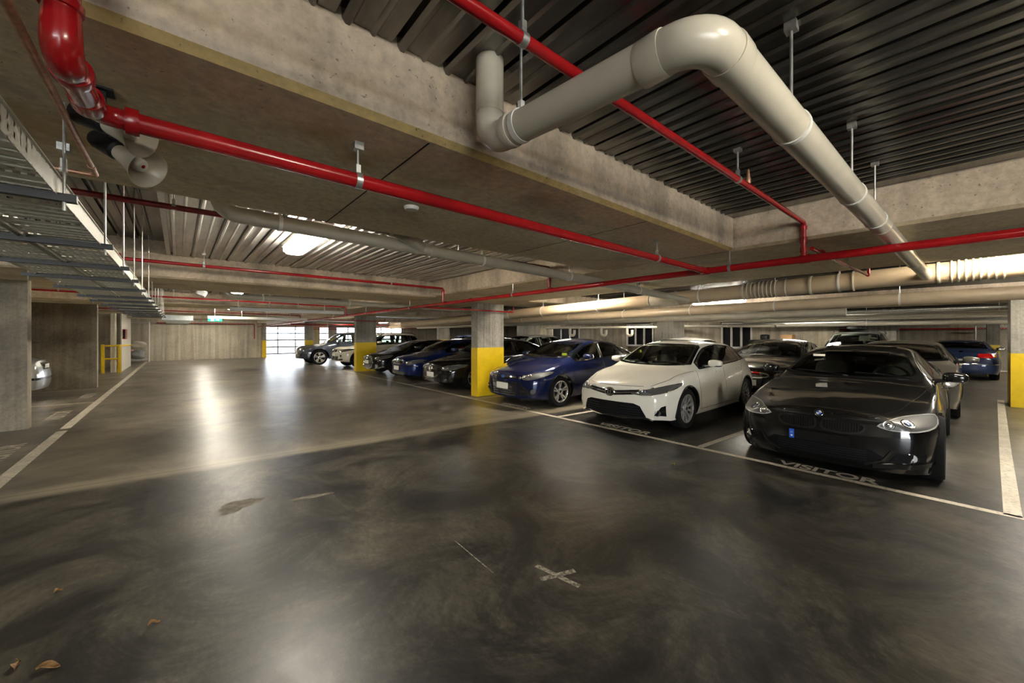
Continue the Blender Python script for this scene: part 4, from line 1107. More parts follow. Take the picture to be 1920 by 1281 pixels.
# horn loudspeakers on the beam soffit
def horn(a, b, rm, label):
    a = Vector(a); b = Vector(b); r = empty('horn_speaker', a, label, 'loudspeaker', 'horn loudspeakers under the beam'); d = b-a; L = d.length; d.normalize()
    MB().lathe([(0, -.075), (.030, -.073), (.034, -.06), (.034, .012), (.026, .022), (.012, .022)], (0, 0, 0), d, 20).build('driver', 'black', r)
    h = MB().lathe([(.026, .018), (.030, L*.25), (.036, L*.5), (rm*.72, L*.78), (rm, L), (rm*1.03, L+.004), (rm*.98, L+.002), (rm*.70, L*.80), (.030, L*.5), (.012, L*.3)], (0, 0, 0), d, 28)
    fixn(h.build('horn', 'pvc', r))
    MB().lathe([(.022, L*.42), (.024, L*.80), (.02, L*.86), (0, L*.87)], (0, 0, 0), d, 16).build('inner_cone', 'white_pl', r)
    MB().lathe([(.007, L*.872), (0, L*.875)], (0, 0, 0), d, 10).build('badge', 'red', r)
    MB().box((-.012, -.012, 0), (.012, .012, S-a.z)).box((-.03, -.03, S-a.z-.006), (.03, .03, S-a.z)).build('bracket', 'black', r)
horn((-.19, 1.80, 2.205), (-.095, 1.74, 2.165), .064, 'upper pale horn loudspeaker tucked behind the thick red pipe')
horn((-.18, 2.02, 2.20), (-.088, 1.95, 2.128), .068, 'lower pale horn loudspeaker with its mouth turned away from the tray')
tag(MB().lathe([(0, -.022), (.038, -.020), (.045, -.008), (.045, 0)], (1.08, 2.2, S), ZD, 24).build('smoke_detector', 'white_pl', None, (1.08, 2.2, S), world=True), 'round white detector on the soffit of the stained beam', 'detector')
for x, y, z, t in ((1.15, 14.45, 2.55, 'before the pinkish third beam'), (1.4, 17.5, 2.52, 'past the third beam')):
    tag(MB().lathe([(.0, -.09), (.05, -.085), (.07, -.02), (.075, .08)], (x, y, z), ZD, 18).build('ceiling_speaker', 'white_pl', None, (x, y, z), world=True), 'small white ceiling speaker cup ' + t, 'speaker')
fr = empty('floodlight', (.32, 11.0, 2.61), 'small unlit white floodlight hung before the third beam', 'lamp')
MB().cyl((0, 0, 0), (0, 0, -.10), .012, n=8).build('bracket', 'galv', fr)
MB().sup((.05, -.03, -.16), (.10, .05, .07), .4, rot=Matrix.Rotation(.4, 3, 'Y')).build('lamp_head', 'white_pl', fr)
MB().sup((.05, -.075, -.165), (.085, .012, .055), .4, rot=Matrix.Rotation(.4, 3, 'Y')).build('lamp_lens', 'lens', fr)
def trunk(x0, x1, y, z, label, h=.07, w=.14):
    r = empty('lighting_trunking', (x0, y, z), label, 'trunking', 'white lighting trunking')
    MB().prism([(-w/2, -h/2), (w/2, -h/2), (w/2*.75, h/2), (-w/2*.75, h/2)], 0, x1-x0, f=lambda a, b, c: (c, a, b)).build('trunking_body', 'white_pl', r)
    for k in range(4):
        x = (x1-x0)*(k+.25)/4; MB().cyl((x, 0, h/2), (x, 0, CZ-z), .006, n=6).build('hanger_rod', 'galv', r)
trunk(.80, 3.05, 9.9, 2.06, 'long white suspended trunking below the beige drain pipe')
trunk(.75, 3.85, 17.0, 2.13, 'cream suspended trunking behind the exit sign', .09, .16)
e = empty('exit_sign', (1.23, 22.0, 2.20), 'green running-man style exit sign with arrow hung near the far wall', 'exit sign')
MB().box((-.25, -.02, -.065), (.25, .02, .065)).build('sign_panel', 'green', e)
MB().box((-.15, -.024, -.05), (-.04, -.0205, .05)).build('white_door_panel', 'white_lit', e)
m = MB().box((-.115, -.027, -.035), (-.085, -.0242, .01)).lathe([(0, 0), (.012, 0)], (-.10, -.0265, .024), (0, -1, 0), 10).box((-.135, -.0268, -.01), (-.115, -.0242, .004)); m.build('pictogram_figure', 'green', e)
m = MB().prism([(.02, -.012), (.10, -.012), (.10, -.045), (.16, 0), (.10, .045), (.10, .012), (.02, .012)], -.024, -.0205, f=lambda a, b, c: (a, c, b)); fixn(m.build('arrow', 'white_lit', e))
for x in (-.2, .2): MB().cyl((x, 0, .065), (x, 0, .41), .006, n=6).build('hanger_rod', 'galv', e)
d = empty('air_duct', (-.05, 24.0, 2.06), 'galvanised duct box with a lower grille hood near the far wall', 'duct')
MB().box((-.56, -.02, .15), (.56, 1.0, .46)).build('duct_box', 'galv', d)
m = MB(); m.add([(-.5, -.05, .15), (.5, -.05, .15), (.5, .9, .15), (-.5, .9, .15), (-.4, .0, 0), (.4, .0, 0), (.4, .8, 0), (-.4, .8, 0)], [(4, 5, 6, 7)[::-1], (0, 1, 5, 4), (1, 2, 6, 5), (2, 3, 7, 6), (3, 0, 4, 7)]); fixn(m.build('hood', 'galv', d))
for x in (-.5, .5): MB().cyl((x, .1, .46), (x, .1, .55), .008, n=6).build('hanger_rod', 'galv', d)

# left side and far end
g = empty('guard_frame', (-2.28, 22.05, 0), 'yellow steel guard frame standing before the white riser pipe', 'barrier')
for x in (0, .46): MB().cyl((x, 0, 0), (x, 0, 1.12), .055, n=16).lathe([(.055, 1.12), (.05, 1.135), (0, 1.14)], (x, 0, 0), ZD, 16).build('post', 'yellow', g)
for z in (.56, 1.08): MB().cyl((.0, 0, z), (.46, 0, z), .035, n=12).build('rail', 'yellow', g)
MB().cyl((.46, 0, 1.09), (.78, .5, 1.09), .03, n=12).build('side_rail', 'yellow', g)
pipe('riser_pipe', 'pale vertical riser pipe behind the yellow guard frame', 'pipe', [(-2.02, 22.75-.35, 0), (-2.02, 22.4, 2.5)], .09, 'pvc', 0, [((-2.02, 22.4, .35), ZD, .12, 1.1), ((-2.02, 22.4, 1.75), ZD, .05, 1.1)])
b = empty('alarm_box', (-1.80, 23.2, 1.34), 'red alarm box on the end of the white wall', 'alarm box')
MB().box((0, -.35, 0), (.10, .35, .42)).build('box_body', 'red', b); MB().box((.02, -.356, .03), (.08, -.349, .39)).build('glass_front', 'frit', b)
c = empty('cage_trolley', (-1.74, 29.9, 0), 'pale steel frame trolley filled with sheeting by the far wall', 'trolley')
for x in (-.45, .45):
    for y in (-.35, .35): MB().cyl((x, y, .0), (x, y, 2.28), .028, n=8).build('upright', 'frame_w', c)
for z in (.12, 2.2):
    m = MB()
    for a, bb in (((-.45, -.35), (.45, -.35)), ((.45, -.35), (.45, .35)), ((.45, .35), (-.45, .35)), ((-.45, .35), (-.45, -.35))): m.cyl((*a, z), (*bb, z), .025, n=8)
    m.build('frame_rail', 'frame_w', c)
MB().box((-.45, -.35, .13), (.45, .35, .16)).build('shelf', 'galv', c)
def heap(name, mt, loc, size, label, cat, sd):
    rnd = random.Random(sd); m = MB()
    ph = [rnd.uniform(0, 6) for _ in range(6)]
    def tp(p):
        k = 1+.10*math.sin(p.x*14+ph[0])*math.sin(p.y*17+ph[1])+.08*math.sin(p.z*22+ph[2]+p.x*8)
        return Vector((p.x*k, p.y*k, p.z*(1+.25*math.sin(p.x*7+ph[3])*math.cos(p.y*6+ph[4]))))
    m.sup((0, 0, size[2]), size, .75, nu=40, nv=22, taper=tp)
    o = m.build(name, mt, None); o.location = loc; tag(o, label, cat); return o
heap('plastic_roll', 'poly', (-1.78, 29.9, .17), (.32, .22, .24), 'crumpled grey plastic sheeting low in the steel trolley', 'sheeting', 3)
heap('dust_sheet', 'cloth', (-1.74, 29.9, .78), (.34, .24, .19), 'pale dust sheet heaped on top of the plastic sheeting in the trolley', 'cloth', 5)
heap('cloth_bundle', 'pink', (-2.0, 29.68, .60), (.09, .06, .06), 'small pink bundle at the corner of the trolley', 'cloth', 8)
gt = empty('mesh_gate', (24.6, -.84, 0), 'wire mesh gate panel behind the tail of the blue sedan', 'gate')
m = MB()
for y in (-.43, .43): m.cyl((0, y, 0), (0, y, 1.88), .03, n=10)
for z in (.08, 1.86): m.cyl((0, -.43, z), (0, .43, z), .03, n=10)
m.build('gate_frame', 'galv', gt)
m = MB()
for k in range(-24, 13):
    for s_ in (1, -1):
        y0 = -.42; z0 = .08+k*.075; 
        p = []
        for t in (0, .84):
            p.append((t-.42, z0+t*1.0 if s_ > 0 else z0+.84-t))
        (ya, za), (yb, zb_) = p
        f0 = 0.; f1 = 1.
        dz = zb_-za
        for lim in (.08, 1.86):
            f = (lim-za)/dz
            if (lim == .08) == (dz > 0): f0 = max(f0, f)
            else: f1 = min(f1, f)
        if f1 > f0+.02: m.cyl((0, ya+(yb-ya)*f0, za+dz*f0), (0, ya+(yb-ya)*f1, za+dz*f1), .004, n=4, caps=False)
for k in range(13, 26):
    for s_ in (1, -1):
        za = .08+k*.075; ya, yb = (-.42, .42) if s_ > 0 else (.42, -.42); f1 = min(1, (1.86-za)/.84)
        if f1 > .02: m.cyl((0, ya, za), (0, ya+(yb-ya)*f1, za+.84*f1), .004, n=4, caps=False)
m.build('wire_mesh', 'galv', gt)
mb_ = tag(MB().box((-.25, -.2, 0), (.25, .2, .22)).build('cardboard_box', 'card', None), 'brown cardboard box on the ledge behind the second row', 'box'); mb_.location = (19.5, 4.75, 1.30)
st = empty('storage_rack', (19.5, 5.2, 0), 'dark rack behind the black hatchback of the second row', 'rack')
for y in (-1.0, .9): MB().box((-.25, y-.03, 0), (.25, y+.03, 1.3)).build('upright', 'galv_dark', st)
MB().box((-.28, -1.05, 1.26), (.28, .95, 1.30)).build('shelf', 'galv_dark', st)
k_ = tag(MB().sup((0, 0, .12), (.2, .16, .12), .5).build('black_bag', 'black', None), 'black bag on the ledge beside the cardboard box', 'bag'); k_.location = (19.5, 5.6, 1.30)

# leaves on the floor
def leaf(x, y, rz, L, mt, label):
    m = MB(); n = 6; vs = []
    for i in range(n+1):
        t = i/n; w = L*.24*math.sin(PI*min(1, t*1.02))**.8+.001
        for s_ in (-1, 0, 1): vs.append(((t-.5)*L, s_*w, .004+.012*abs(s_)+.010*math.sin(t*5)))
    m.add(vs, [(i*3+j, i*3+j+1, i*3+j+4, i*3+j+3) for i in range(n) for j in range(2)])
    m.add([((.5)*L, 0, .003), (.72*L, .01, .012), (.72*L, .014, .012)], [(0, 1, 2)])
    o = m.build('fallen_leaf', mt, None); o.location = (x, y, 0); o.rotation_euler = (0, 0, rz); tag(o, label, 'leaf')
leaf(-.563, 2.82, 1.6, .075, 'leaf', 'brown folded dry leaf lying by the near corner of the floor')
leaf(-.452, 2.71, -.4, .085, 'leaf', 'flat brown dry leaf lying just beside the folded leaf')
leaf(-.10, 2.765, .3, .05, 'leaf', 'tan dry leaf on the floor before the bright lamp reflection')
leaf(-.54, 3.48, .8, .045, 'leaf', 'small tan leaf on the dark floor farther from the camera corner')
leaf(4.37, 2.19, 1.2, .06, 'leaf_y', 'yellow green leaf on the floor before the white hatchback')
leaf(4.04, 1.30, .5, .05, 'leaf_y', 'small yellow leaf on the floor before the black coupe')

for k, (x, z, r, mt) in enumerate(((14.0, 2.16, .03, 'galv'), (14.9, 2.05, .045, 'pvc_dim'), (16.0, 2.25, .05, 'pvc_dim'), (17.9, 1.97, .04, 'galv'), (20.0, 2.18, .09, 'pvc_dim'), (21.6, 2.05, .05, 'pvc'))):
    pipe('service_pipe', 'level service pipe in the crowded far ceiling, ' + ('first behind the beam', 'second behind the beam', 'third behind the beam', 'low steel one', 'thick one before the store walls', 'last one before the store walls')[k], 'pipe', [(x, -6.5, z), (x, 9 - k*.6, z-.02)], r, mt, 0, [((x, -5+2.1*j, z), YD, .06, 1.2) for j in range(4)])
# ------------------------------------------------------------------ the cars
P_BLACK = paint('black_car_paint', (.004, .004, .004), 0., .3)
P_WHITE = paint('white_car_paint', (.70, .68, .60), 0., .3)
P_BLUE = paint('dark_blue_car_paint', (.004, .0095, .052), .3, .3)
P_BLUE2 = paint('blue_car_paint', (.006, .018, .095), .3, .3)
P_GREY = paint('grey_blue_suv_paint', (.055, .065, .085), .3, .3)
P_SILVER = paint('silver_car_paint', (.40, .41, .40), .6, .3)
P_GUN = paint('warm_grey_car_paint', (.20, .185, .155), .5, .3)
P_NAVY = paint('navy_car_paint', (.02, .035, .09), .3, .3)
P_CREAM = paint('cream_white_suv_paint', (.62, .58, .48), 0., .3)
for k, v in (('pb', P_BLACK), ('pw', P_WHITE)): MT[k] = v
FR, TOP = (1, 0, 0), (0, 0, -1); SIDE = (0, -1, 0)
def mesh_part(c, name, polys, mt, d=FR, both=True, parent=None, off=.006, label=None, **kw):
    o = None
    for sd in ((1, -1) if both else (1,)): o = c.part(name, c.patch(polys, d, sd, off, **kw), mt, parent, label)
    return o
def sym(p): return p + [(x, -y, z) for x, y, z in reversed(p)]
def slats(c, name, zs, y0, y1, mt, w=.012, off=.014, d=FR, parent=None, bow=0.0):
    for z in zs:
        pts = [(0, y0+(y1-y0)*k/8, z-bow*((2*k/8-1)**2)) for k in range(9)]
        c.part(name, c.line(pts, d, 1, w, off, 20, th=.0), mt, parent)

# --- black coupe, nearest
sp = dict(drop=.0, L=4.60, W=1.79, xa=.80, xr=3.56, r=.335, gap=.03, tw=.225, rimf=.74, xc=1.47, xh=2.30, xt=3.30, xb=4.02, yroof=.62, yrb=.74, zs=.115, zm=.60, cf=.24, wo=-.005,
    zt=[(0,.695),(.04,.722),(.2,.758),(.7,.835),(1.2,.90),(1.47,.945),(1.85,1.14),(2.3,1.315),(2.75,1.372),(3.2,1.345),(3.7,1.19),(4.05,1.055),(4.4,1.03),(4.6,.97)],
    zb=[(0,.64),(.3,.70),(.8,.785),(1.47,.87),(2.5,.905),(3.4,.945),(4.0,.96),(4.6,.88)],
    yt=[(0,.46),(.3,.62),(1.2,.77),(1.47,.80),(2.3,.645),(2.8,.62),(3.3,.615),(4.02,.74),(4.6,.66)])
bm_ = Car('coupe', 'black two-door coupe with twin oval grilles parked beside the side lane', (5.24, 1.0, 0), P_BLACK, sp)
c = bm_
c.glazing(pillars=((2.98, 2.90, .02),), xe=1.80, xr_b=3.78, xr_t=3.28, chrome=None, front='glass_w')
c.holes(); c.wheels('multi', 'galv_dark'); c.cabin(); c.mirrors(1.93, 1.0, y=.965); c.wipers()
c.lamp([(.2,.41,.61),(.2,.55,.672),(.25,.70,.698),(.45,.865,.712),(.5,.885,.665),(.45,.865,.61),(.3,.74,.572),(.2,.56,.568),(.2,.46,.588)], (1, -.28, 0), 'lens_mid', [(.565,.622,.046,'b'), (.715,.638,.056,'p')], (.012, 'lens'), rnd=1)
for sd in (1, -1):
    K = [(0, .025*sd, .50), (0, .30*sd, .497), (0, .375*sd, .555), (0, .35*sd, .618), (0, .05*sd, .628), (0, .025*sd, .595)]
    g = c.part('kidney_grille', c.patch(chaik3(K, 1), FR, 1, .005, 14, 4), 'vent_dark')
    c.part('grille_surround', c.line(chaik3(K, 2), FR, 1, .022, .016, 60, closed=True), 'satin', g)
    for k in range(13):
        y = (.060+.0215*k)*sd
        c.part('grille_bar', c.line([(0, y, .512), (0, y, .612)], FR, 1, .006, .011, 4, th=.008), 'satin', g)
o = c.part('lower_intake', c.patch([(0, -.50, .30), (0, -.40, .215), (0, .40, .215), (0, .50, .30), (0, .42, .36), (0, -.42, .36)], FR, 1, .005, 20, 4), 'vent_dark')
slats(c, 'intake_slat', (.245, .270, .295, .320, .343), -.38, .38, 'black', .007, .010, parent=o)
mesh_part(c, 'side_intake', [(.1, .54, .27), (.2, .80, .27), (.2, .80, .365), (.1, .60, .35)], 'vent_dark', (1, -.2, 0))
for sd in (1, -1): 
    o = c.part('fog_lamp', c.disc((0, .735, .315), (1, -.28, 0), .05, sd, [(.052, -.02), (.052, .004), (.044, .008), (.040, .002), (0, .004)], mi=[0,0,0,1]), ['satin', 'lens'])
    c.part('front_spoiler', c.line([(0, .42*sd, .205), (0, .60*sd, .225), (0, .86*sd, .245)], FR, 1, .05, .014, 16, th=.03), P_BLACK)
    c.part('bumper_edge', c.line([(0, .36*sd, .205), (0, .50*sd, .27), (0, .56*sd, .37)], FR, 1, .022, .012, 16), P_BLACK)
pl_, x = c.plate_at(.415, .52, .105, 'satin', label='blacked-out number plate')
m = MB(); m.prism(rrect(.046, .10, .006), 0, .003, f=lambda a, b, k: (x-.0065-k, .237+a, .415+b)); fixn(c.part('plate_band', m, 'blue_eu', pl_, 'blue plate band'))
m = MB(); m.lathe([(.011, 0), (.009, 0), (.009, .0015), (.011, .0015), (.011, 0)], (x-.0096, .237, .43), (-1, 0, 0), 12).box((x-.0108, .228, .385), (x-.0095, .246, .402)); c.part('band_mark', m, 'white_pl', pl_)
# roundel: black ring, blue and white quarters
h, n = c.hit((0, 0, .672), FR); n = Vector((-.86, 0, .51)); h = h+n*.006; u, v, w_ = basis(n)
m = MB()
m.lathe([(.041, -.004), (.041, .004), (.038, .006)], h, n, 28, 0)
m.lathe([(.038, .006), (.026, .007)], h, n, 28, 1); m.lathe([(.026, .0072), (.0245, .0075)], h, n, 28, 0)
yv = Vector((0, 1, 0)); zv = n.cross(yv).normalized(); zv = zv if zv.z > 0 else -zv; yv = zv.cross(n).normalized()
for q in range(4):
    pts = [h+n*.0074]+[h+n*.0074+(yv*math.cos(a)+zv*math.sin(a))*.0246 for a in [q*PI/2+PI/2*k/6 for k in range(7)]]
    m.add(pts, [tuple(range(8))], 2 if q % 2 else 3)
c.part('roundel_emblem', m, ['chrome', 'satin', 'blue_eu', 'white_pl'], label='round blue and white badge')
c.seams([([(.24,.50,.7),(.5,.60,.7),(1.0,.70,.7),(1.5,.755,.9)], TOP, True), ([(0,-.52,.672),(0,-.3,.668),(0,0,.662),(0,.3,.668),(0,.52,.672)], FR, False), ([(1.62,.9,.88),(1.60,.9,.6),(1.66,.9,.3)], SIDE, True), ([(3.02,.9,.90),(3.10,.9,.6),(3.02,.9,.32)], SIDE, True)])
c.handles((2.78,), .80); c.arch(None, .018, .004)
m = MB(); m.box((2.55, -.40, 0), (3.12, .40, .004)); m.v = [(x_, y_, c.zt(x_)-c.cr(x_)*.28*(abs(y_)/.32)+.006+z_) for x_, y_, z_ in m.v]; c.part('sunroof', m, 'satin')
c.part('paper_slip', MB().box((1.98, .30, 1.205), (1.985, .44, 1.235)), 'plate')

# --- white hatchback
sp = dict(L=4.28, W=1.77, xa=.93, xr=3.53, r=.325, gap=.035, tw=.205, rimf=.71, xc=1.12, xh=2.02, xt=3.55, xb=4.02, yroof=.66, yrb=.72, zs=.185, zm=.63, cf=.27,
    zt=[(0,.715),(.04,.745),(.2,.80),(.6,.895),(1.0,.965),(1.12,.99),(1.55,1.235),(2.02,1.425),(2.5,1.472),(3.1,1.45),(3.55,1.38),(3.85,1.16),(4.1,1.0),(4.28,.88)],
    zb=[(0,.65),(.3,.735),(.8,.845),(1.2,.90),(2.0,.935),(3.0,.98),(3.7,1.03),(4.0,.97),(4.28,.80)],
    pf=[(.15,.07),(.28,.015),(.42,0),(.60,.012),(.74,.04),(1.0,.16)])
c = Car('hatchback', 'white five-door hatchback parked between the black coupe and the dark blue sedan', (5.30, 3.72, 0), P_WHITE, sp)
c.glazing(pillars=((2.36, 2.42, .035), (3.26, 3.20, .018)), xe=1.45, xr_b=3.72, xr_t=3.52)
c.holes(); c.wheels('ten', 'alloy'); c.cabin(dash='cabin'); c.mirrors(1.66, 1.03, y=.985); c.wipers()
o_ = [(.2,.30,.60),(.2,.33,.635),(.25,.55,.67),(.5,.80,.735),(.7,.885,.755),(.6,.87,.70),(.4,.76,.625),(.25,.50,.585)]
c.lamp(o_, (1, -.42, 0), 'lens_mid', [(.60,.648,.032,'p'), (.72,.688,.028,'b'), (.50,.620,.022,'b')], (.010, 'chrome'), rnd=1)
g = c.part('grille', c.patch([(0,-.48,.60),(0,-.10,.555),(0,.10,.555),(0,.48,.60),(0,.48,.672),(0,.10,.632),(0,-.10,.632),(0,-.48,.672)], FR, 1, .005, 24, 3), 'satin')
for sd in (1, -1): c.part('grille_bar', c.line([(0, .085*sd, .592), (0, .46*sd, .634)], FR, 1, .018, .013, 14), 'chrome', g)
h, n = c.hit((0, 0, .60), FR); ax = Vector((-1, 0, .18)).normalized(); yv = Vector((0, 1, 0)); zv = ax.cross(yv); zv = zv if zv.z > 0 else -zv
h = h+ax*.012
m = MB().lathe([(.095, -.02), (.095, .0), (.088, .006)], h, ax, 30, 0).lathe([(.088, .006), (0, .007)], h, ax, 30, 1)
m.v = [tuple(h+yv*((Vector(p)-h).dot(yv))+zv*((Vector(p)-h).dot(zv)*.76)+ax*((Vector(p)-h).dot(ax))) for p in m.v]
def ell(a, b, cy, cz, r): return [h+ax*.010+yv*(cy+a*math.cos(t))+zv*(cz+b*math.sin(t)) for t in np.linspace(0, 2*PI, 33)[:-1]]
for a, b, cy, cz, r in ((.078, .054, 0, 0, .006), (.026, .050, 0, 0, .006), (.054, .020, 0, .028, .006)): m.tube(ell(a, b, cy, cz, r), r, 6, closed=True, m=0)
c.part('oval_emblem', m, ['chrome', 'satin'], label='chrome emblem of three ovals')
o = c.part('lower_intake', c.patch([(0,-.60,.215),(0,.60,.215),(0,.50,.42),(0,.40,.455),(0,-.40,.455),(0,-.50,.42)], FR, 1, .005, 22, 6, axis='u'), 'vent_dark')
slats(c, 'intake_slat', (.25, .285, .32, .36, .40), -.50, .50, 'black', .014, .012, parent=o)
c.part('lip_trim', c.line([(0, -.66, .215), (0, -.3, .195), (0, .3, .195), (0, .66, .215)], FR, 1, .022, .016, 24), 'chrome', None, 'chrome strip under the lower intake')
pl_, x = c.plate_at(.385, .36, .105, 'vent_dark', label='blacked-out number plate')
for sd in (1, -1):
    o = c.part('fog_bezel', c.patch([(.1,.70,.285),(.2,.83,.27),(.2,.83,.44),(.1,.80,.42)], (1, -.3, 0), sd, .005, 8, 5, axis='v'), 'satin')
    c.part('fog_lamp', c.disc((0, .795, .325), (1, -.35, 0), .045, sd, [(.05, -.01), (.05, .003), (.043, .006), (.04, .001), (0, .003)], mi=[0,0,1,1]), ['chrome', 'lens_mid'], o)
c.seams([([(.26,.58,.7),(.6,.70,.8),(1.0,.76,.9),(1.25,.80,.95)], TOP, True), ([(0,-.5,.715),(0,0,.712),(0,.5,.715)], FR, False), ([(1.32,.9,.92),(1.33,.9,.6),(1.42,.9,.27)], SIDE, True), ([(2.40,.9,.95),(2.42,.9,.6),(2.42,.9,.27)], SIDE, True), ([(3.32,.9,.98),(3.22,.9,.66),(3.02,.9,.27)], SIDE, True), ([(1.40,.9,.265),(3.0,.9,.265)], SIDE, True)])
c.handles((2.12, 3.05), .86); c.arch(None, .022, .005); c.tail(.72, .24, .60, .86)
c.part('antenna', MB().cyl((2.35, .35, 1.455), (2.42, .38, 1.57), .005, n=6), 'black'); c.part('label_sticker', MB().box((1.80, .50, 1.16), (1.805, .57, 1.215)), 'sticker')
c.part('paper_slip', MB().box((1.55, -.30, 1.03), (1.72, -.05, 1.035)), 'cabin_light')

# --- dark blue sedan
sp = dict(L=4.53, W=1.82, xa=.88, xr=3.53, r=.325, gap=.04, tw=.205, rimf=.70, xc=1.08, xh=2.0, xt=3.05, xb=3.95, yroof=.66, yrb=.74, zs=.185, zm=.64, cf=.30,
    zt=[(0,.735),(.04,.765),(.2,.82),(.6,.91),(1.0,.99),(1.08,1.01),(1.5,1.23),(2.0,1.43),(2.45,1.482),(3.0,1.44),(3.5,1.30),(3.95,1.13),(4.3,1.095),(4.53,1.03)],
    zb=[(0,.67),(.3,.75),(.8,.86),(1.2,.91),(2.0,.95),(3.0,1.0),(3.7,1.03),(4.2,1.02),(4.53,.90)],
    pf=[(.15,.06),(.28,.01),(.42,0),(.60,.012),(.74,.04),(1.0,.16)])
c = Car('sedan', 'dark blue sedan with white blank plate parked beside the near yellow column', (5.22, 6.36, 0), P_BLUE, sp)
c.glazing(pillars=((2.34, 2.40, .035), (3.20, 3.06, .02)), xe=1.38, xr_b=3.62, xr_t=3.20, chrome='chrome')
c.holes(); c.wheels('vee', 'alloy'); c.cabin(dash='cabin_light'); c.mirrors(1.62, 1.04, y=1.01); c.wipers()
c.lamp([(.2,.47,.605),(.2,.50,.668),(.3,.66,.722),(.5,.84,.757),(.6,.89,.755),(.55,.88,.70),(.4,.76,.628),(.25,.58,.592)], (1, -.42, 0), 'lens_mid', [(.60,.655,.040,'b'), (.72,.69,.036,'b'), (.50,.635,.030,'b')], (.010, 'chrome'), rnd=1)
g = c.part('upper_grille', c.patch([(0,-.40,.615),(0,-.38,.665),(0,.38,.665),(0,.40,.615),(0,.3,.60),(0,-.3,.60)], FR, 1, .005, 20, 3), 'satin')
c.part('grille_bar', c.line([(0,-.37,.642),(0,0,.648),(0,.37,.642)], FR, 1, .014, .012, 20), 'chrome', g)
h, n = c.hit((0, 0, .642), FR); ax = Vector((-1, 0, .2)).normalized(); m = MB().lathe([(.07, -.01), (.07, .012), (.065, .016)], h, ax, 28, 0).lathe([(.065, .016), (.058, .0165)], h, ax, 28, 0).lathe([(.058, .0165), (0, .018)], h, ax, 28, 1)
m.v = [(p[0], p[1], h.z+(p[2]-h.z)*.42) for p in m.v]; c.part('oval_emblem', m, ['chrome', 'blue_eu'], label='blue oval badge with chrome rim')
o = c.part('lower_intake', c.patch([(0,-.36,.26),(0,.36,.26),(0,.42,.54),(0,-.42,.54)], FR, 1, .005, 18, 6), 'satin')
slats(c, 'intake_slat', (.30, .345, .39, .50), -.36, .36, 'black', .014, .013, parent=o)
for sd in (1, -1):
    o = c.part('side_intake', c.patch([(0,.44*sd,.27),(0,.72*sd,.29),(0,.50*sd,.52)] , FR, 1, .005, 14, 5), 'black')
    slats(c, 'side_slat', (.32, .36, .40, .44), .46*sd, .58*sd, 'satin', .012, .012, parent=o)
    c.part('fog_lamp', c.disc((0, .80, .36), (1, -.4, 0), .045, sd, [(.07, -.01), (.07, .004), (.05, .006), (.045, .001), (0, .003)], mi=[0,0,1,1]), ['satin', 'lens_mid'])
    c.part('bumper_blade', c.line([(0,.40*sd,.25),(0,.48*sd,.53),(0,.46*sd,.57)], FR, 1, .035, .014, 14, th=.02), P_BLUE)
c.plate_at(.45, .37, .13, 'plate', label='blank white number plate')
c.seams([([(.28,.60,.7),(.6,.72,.8),(1.0,.77,.9),(1.2,.80,.95)], TOP, True), ([(0,-.55,.705),(0,0,.71),(0,.55,.705)], FR, False), ([(1.28,.9,.93),(1.29,.9,.6),(1.38,.9,.27)], SIDE, True), ([(2.38,.9,.97),(2.40,.9,.6),(2.40,.9,.27)], SIDE, True), ([(3.28,.9,1.0),(3.20,.9,.66),(3.02,.9,.27)], SIDE, True)])
c.handles((2.10, 3.02), .87); c.arch(None, .022, .005); c.tail(.78, .18, .62, .88)
c.part('label_sticker', MB().box((1.36, -.56, 1.05), (1.42, -.46, 1.10)), 'sticker'); c.part('paper_slip', MB().box((1.30, -.50, 1.03), (1.40, -.36, 1.035)), 'pink')

def simple_car(name, label, loc, col, sp, glz, lampp=None, refl=(), rim='five', plate=.45, grille=None, grille_mt='satin', surround='chrome', rz=0, detail=0, extra=None, handles=(2.1, 3.0), platemt='plate', seats=True, mirror=None, group=None):
    c = Car(name, label, loc, col, sp, rz, group, detail)
    c.glazing(**glz); c.holes(); c.wheels(rim); c.cabin(seats=seats)
    if mirror: c.mirrors(*mirror[:2], y=mirror[2] if len(mirror) > 2 else None)
    if lampp: c.lamp(lampp, (1, -.40, 0), 'lens_mid', refl, (.010, 'chrome'), rnd=1)
    if grille:
        g = c.part('grille', c.patch(chaik3(grille, 1), FR, 1, .006, 16, 6), grille_mt)
        if surround: c.part('grille_surround', c.line(chaik3(grille, 2), FR, 1, .024, .012, 60, closed=True), surround, g)
    if plate: c.plate_at(plate, .37, .13, platemt, label='blank white number plate')
    if handles: c.handles(handles, .86)
    c.arch(None, .022, .005)
    if extra: extra(c)
    return c
def zts(h, cowl=1.0, deck=1.08, L=4.5, nose=.68, xc=1.1, xh=2.0, xt=3.2, xb=3.95):
    return [(0,nose+.035),(.04,nose+.065),(.2,nose+.125),(.65,cowl-.10),(xc-.1,cowl-.02),(xc,cowl),((xc+xh)/2,(cowl+h)/2+.02),(xh,h-.05),((xh+xt)/2,h),(xt,h-.06),((xt+xb)/2,(h+deck)/2),(xb,deck),(L-.15,deck-.03),(L,deck-.12)]
def zbs(cowl, L, deck, nose):
    return [(0,nose-.035),(.3,nose+.05),(.8,cowl-.15),(1.2,cowl-.10),(2.0,cowl-.06),(3.0,cowl-.02),(L*.85,deck-.08),(L,deck-.22)]
def spec(L, W, h, r, xa, xr, cowl, deck, nose, xc, xh, xt, xb, **k):
    d = dict(L=L, W=W, xa=xa, xr=xr, r=r, xc=xc, xh=xh, xt=xt, xb=xb, zt=zts(h, cowl, deck, L, nose, xc, xh, xt, xb), zb=zbs(cowl, L, deck, nose)); d.update(k); return d
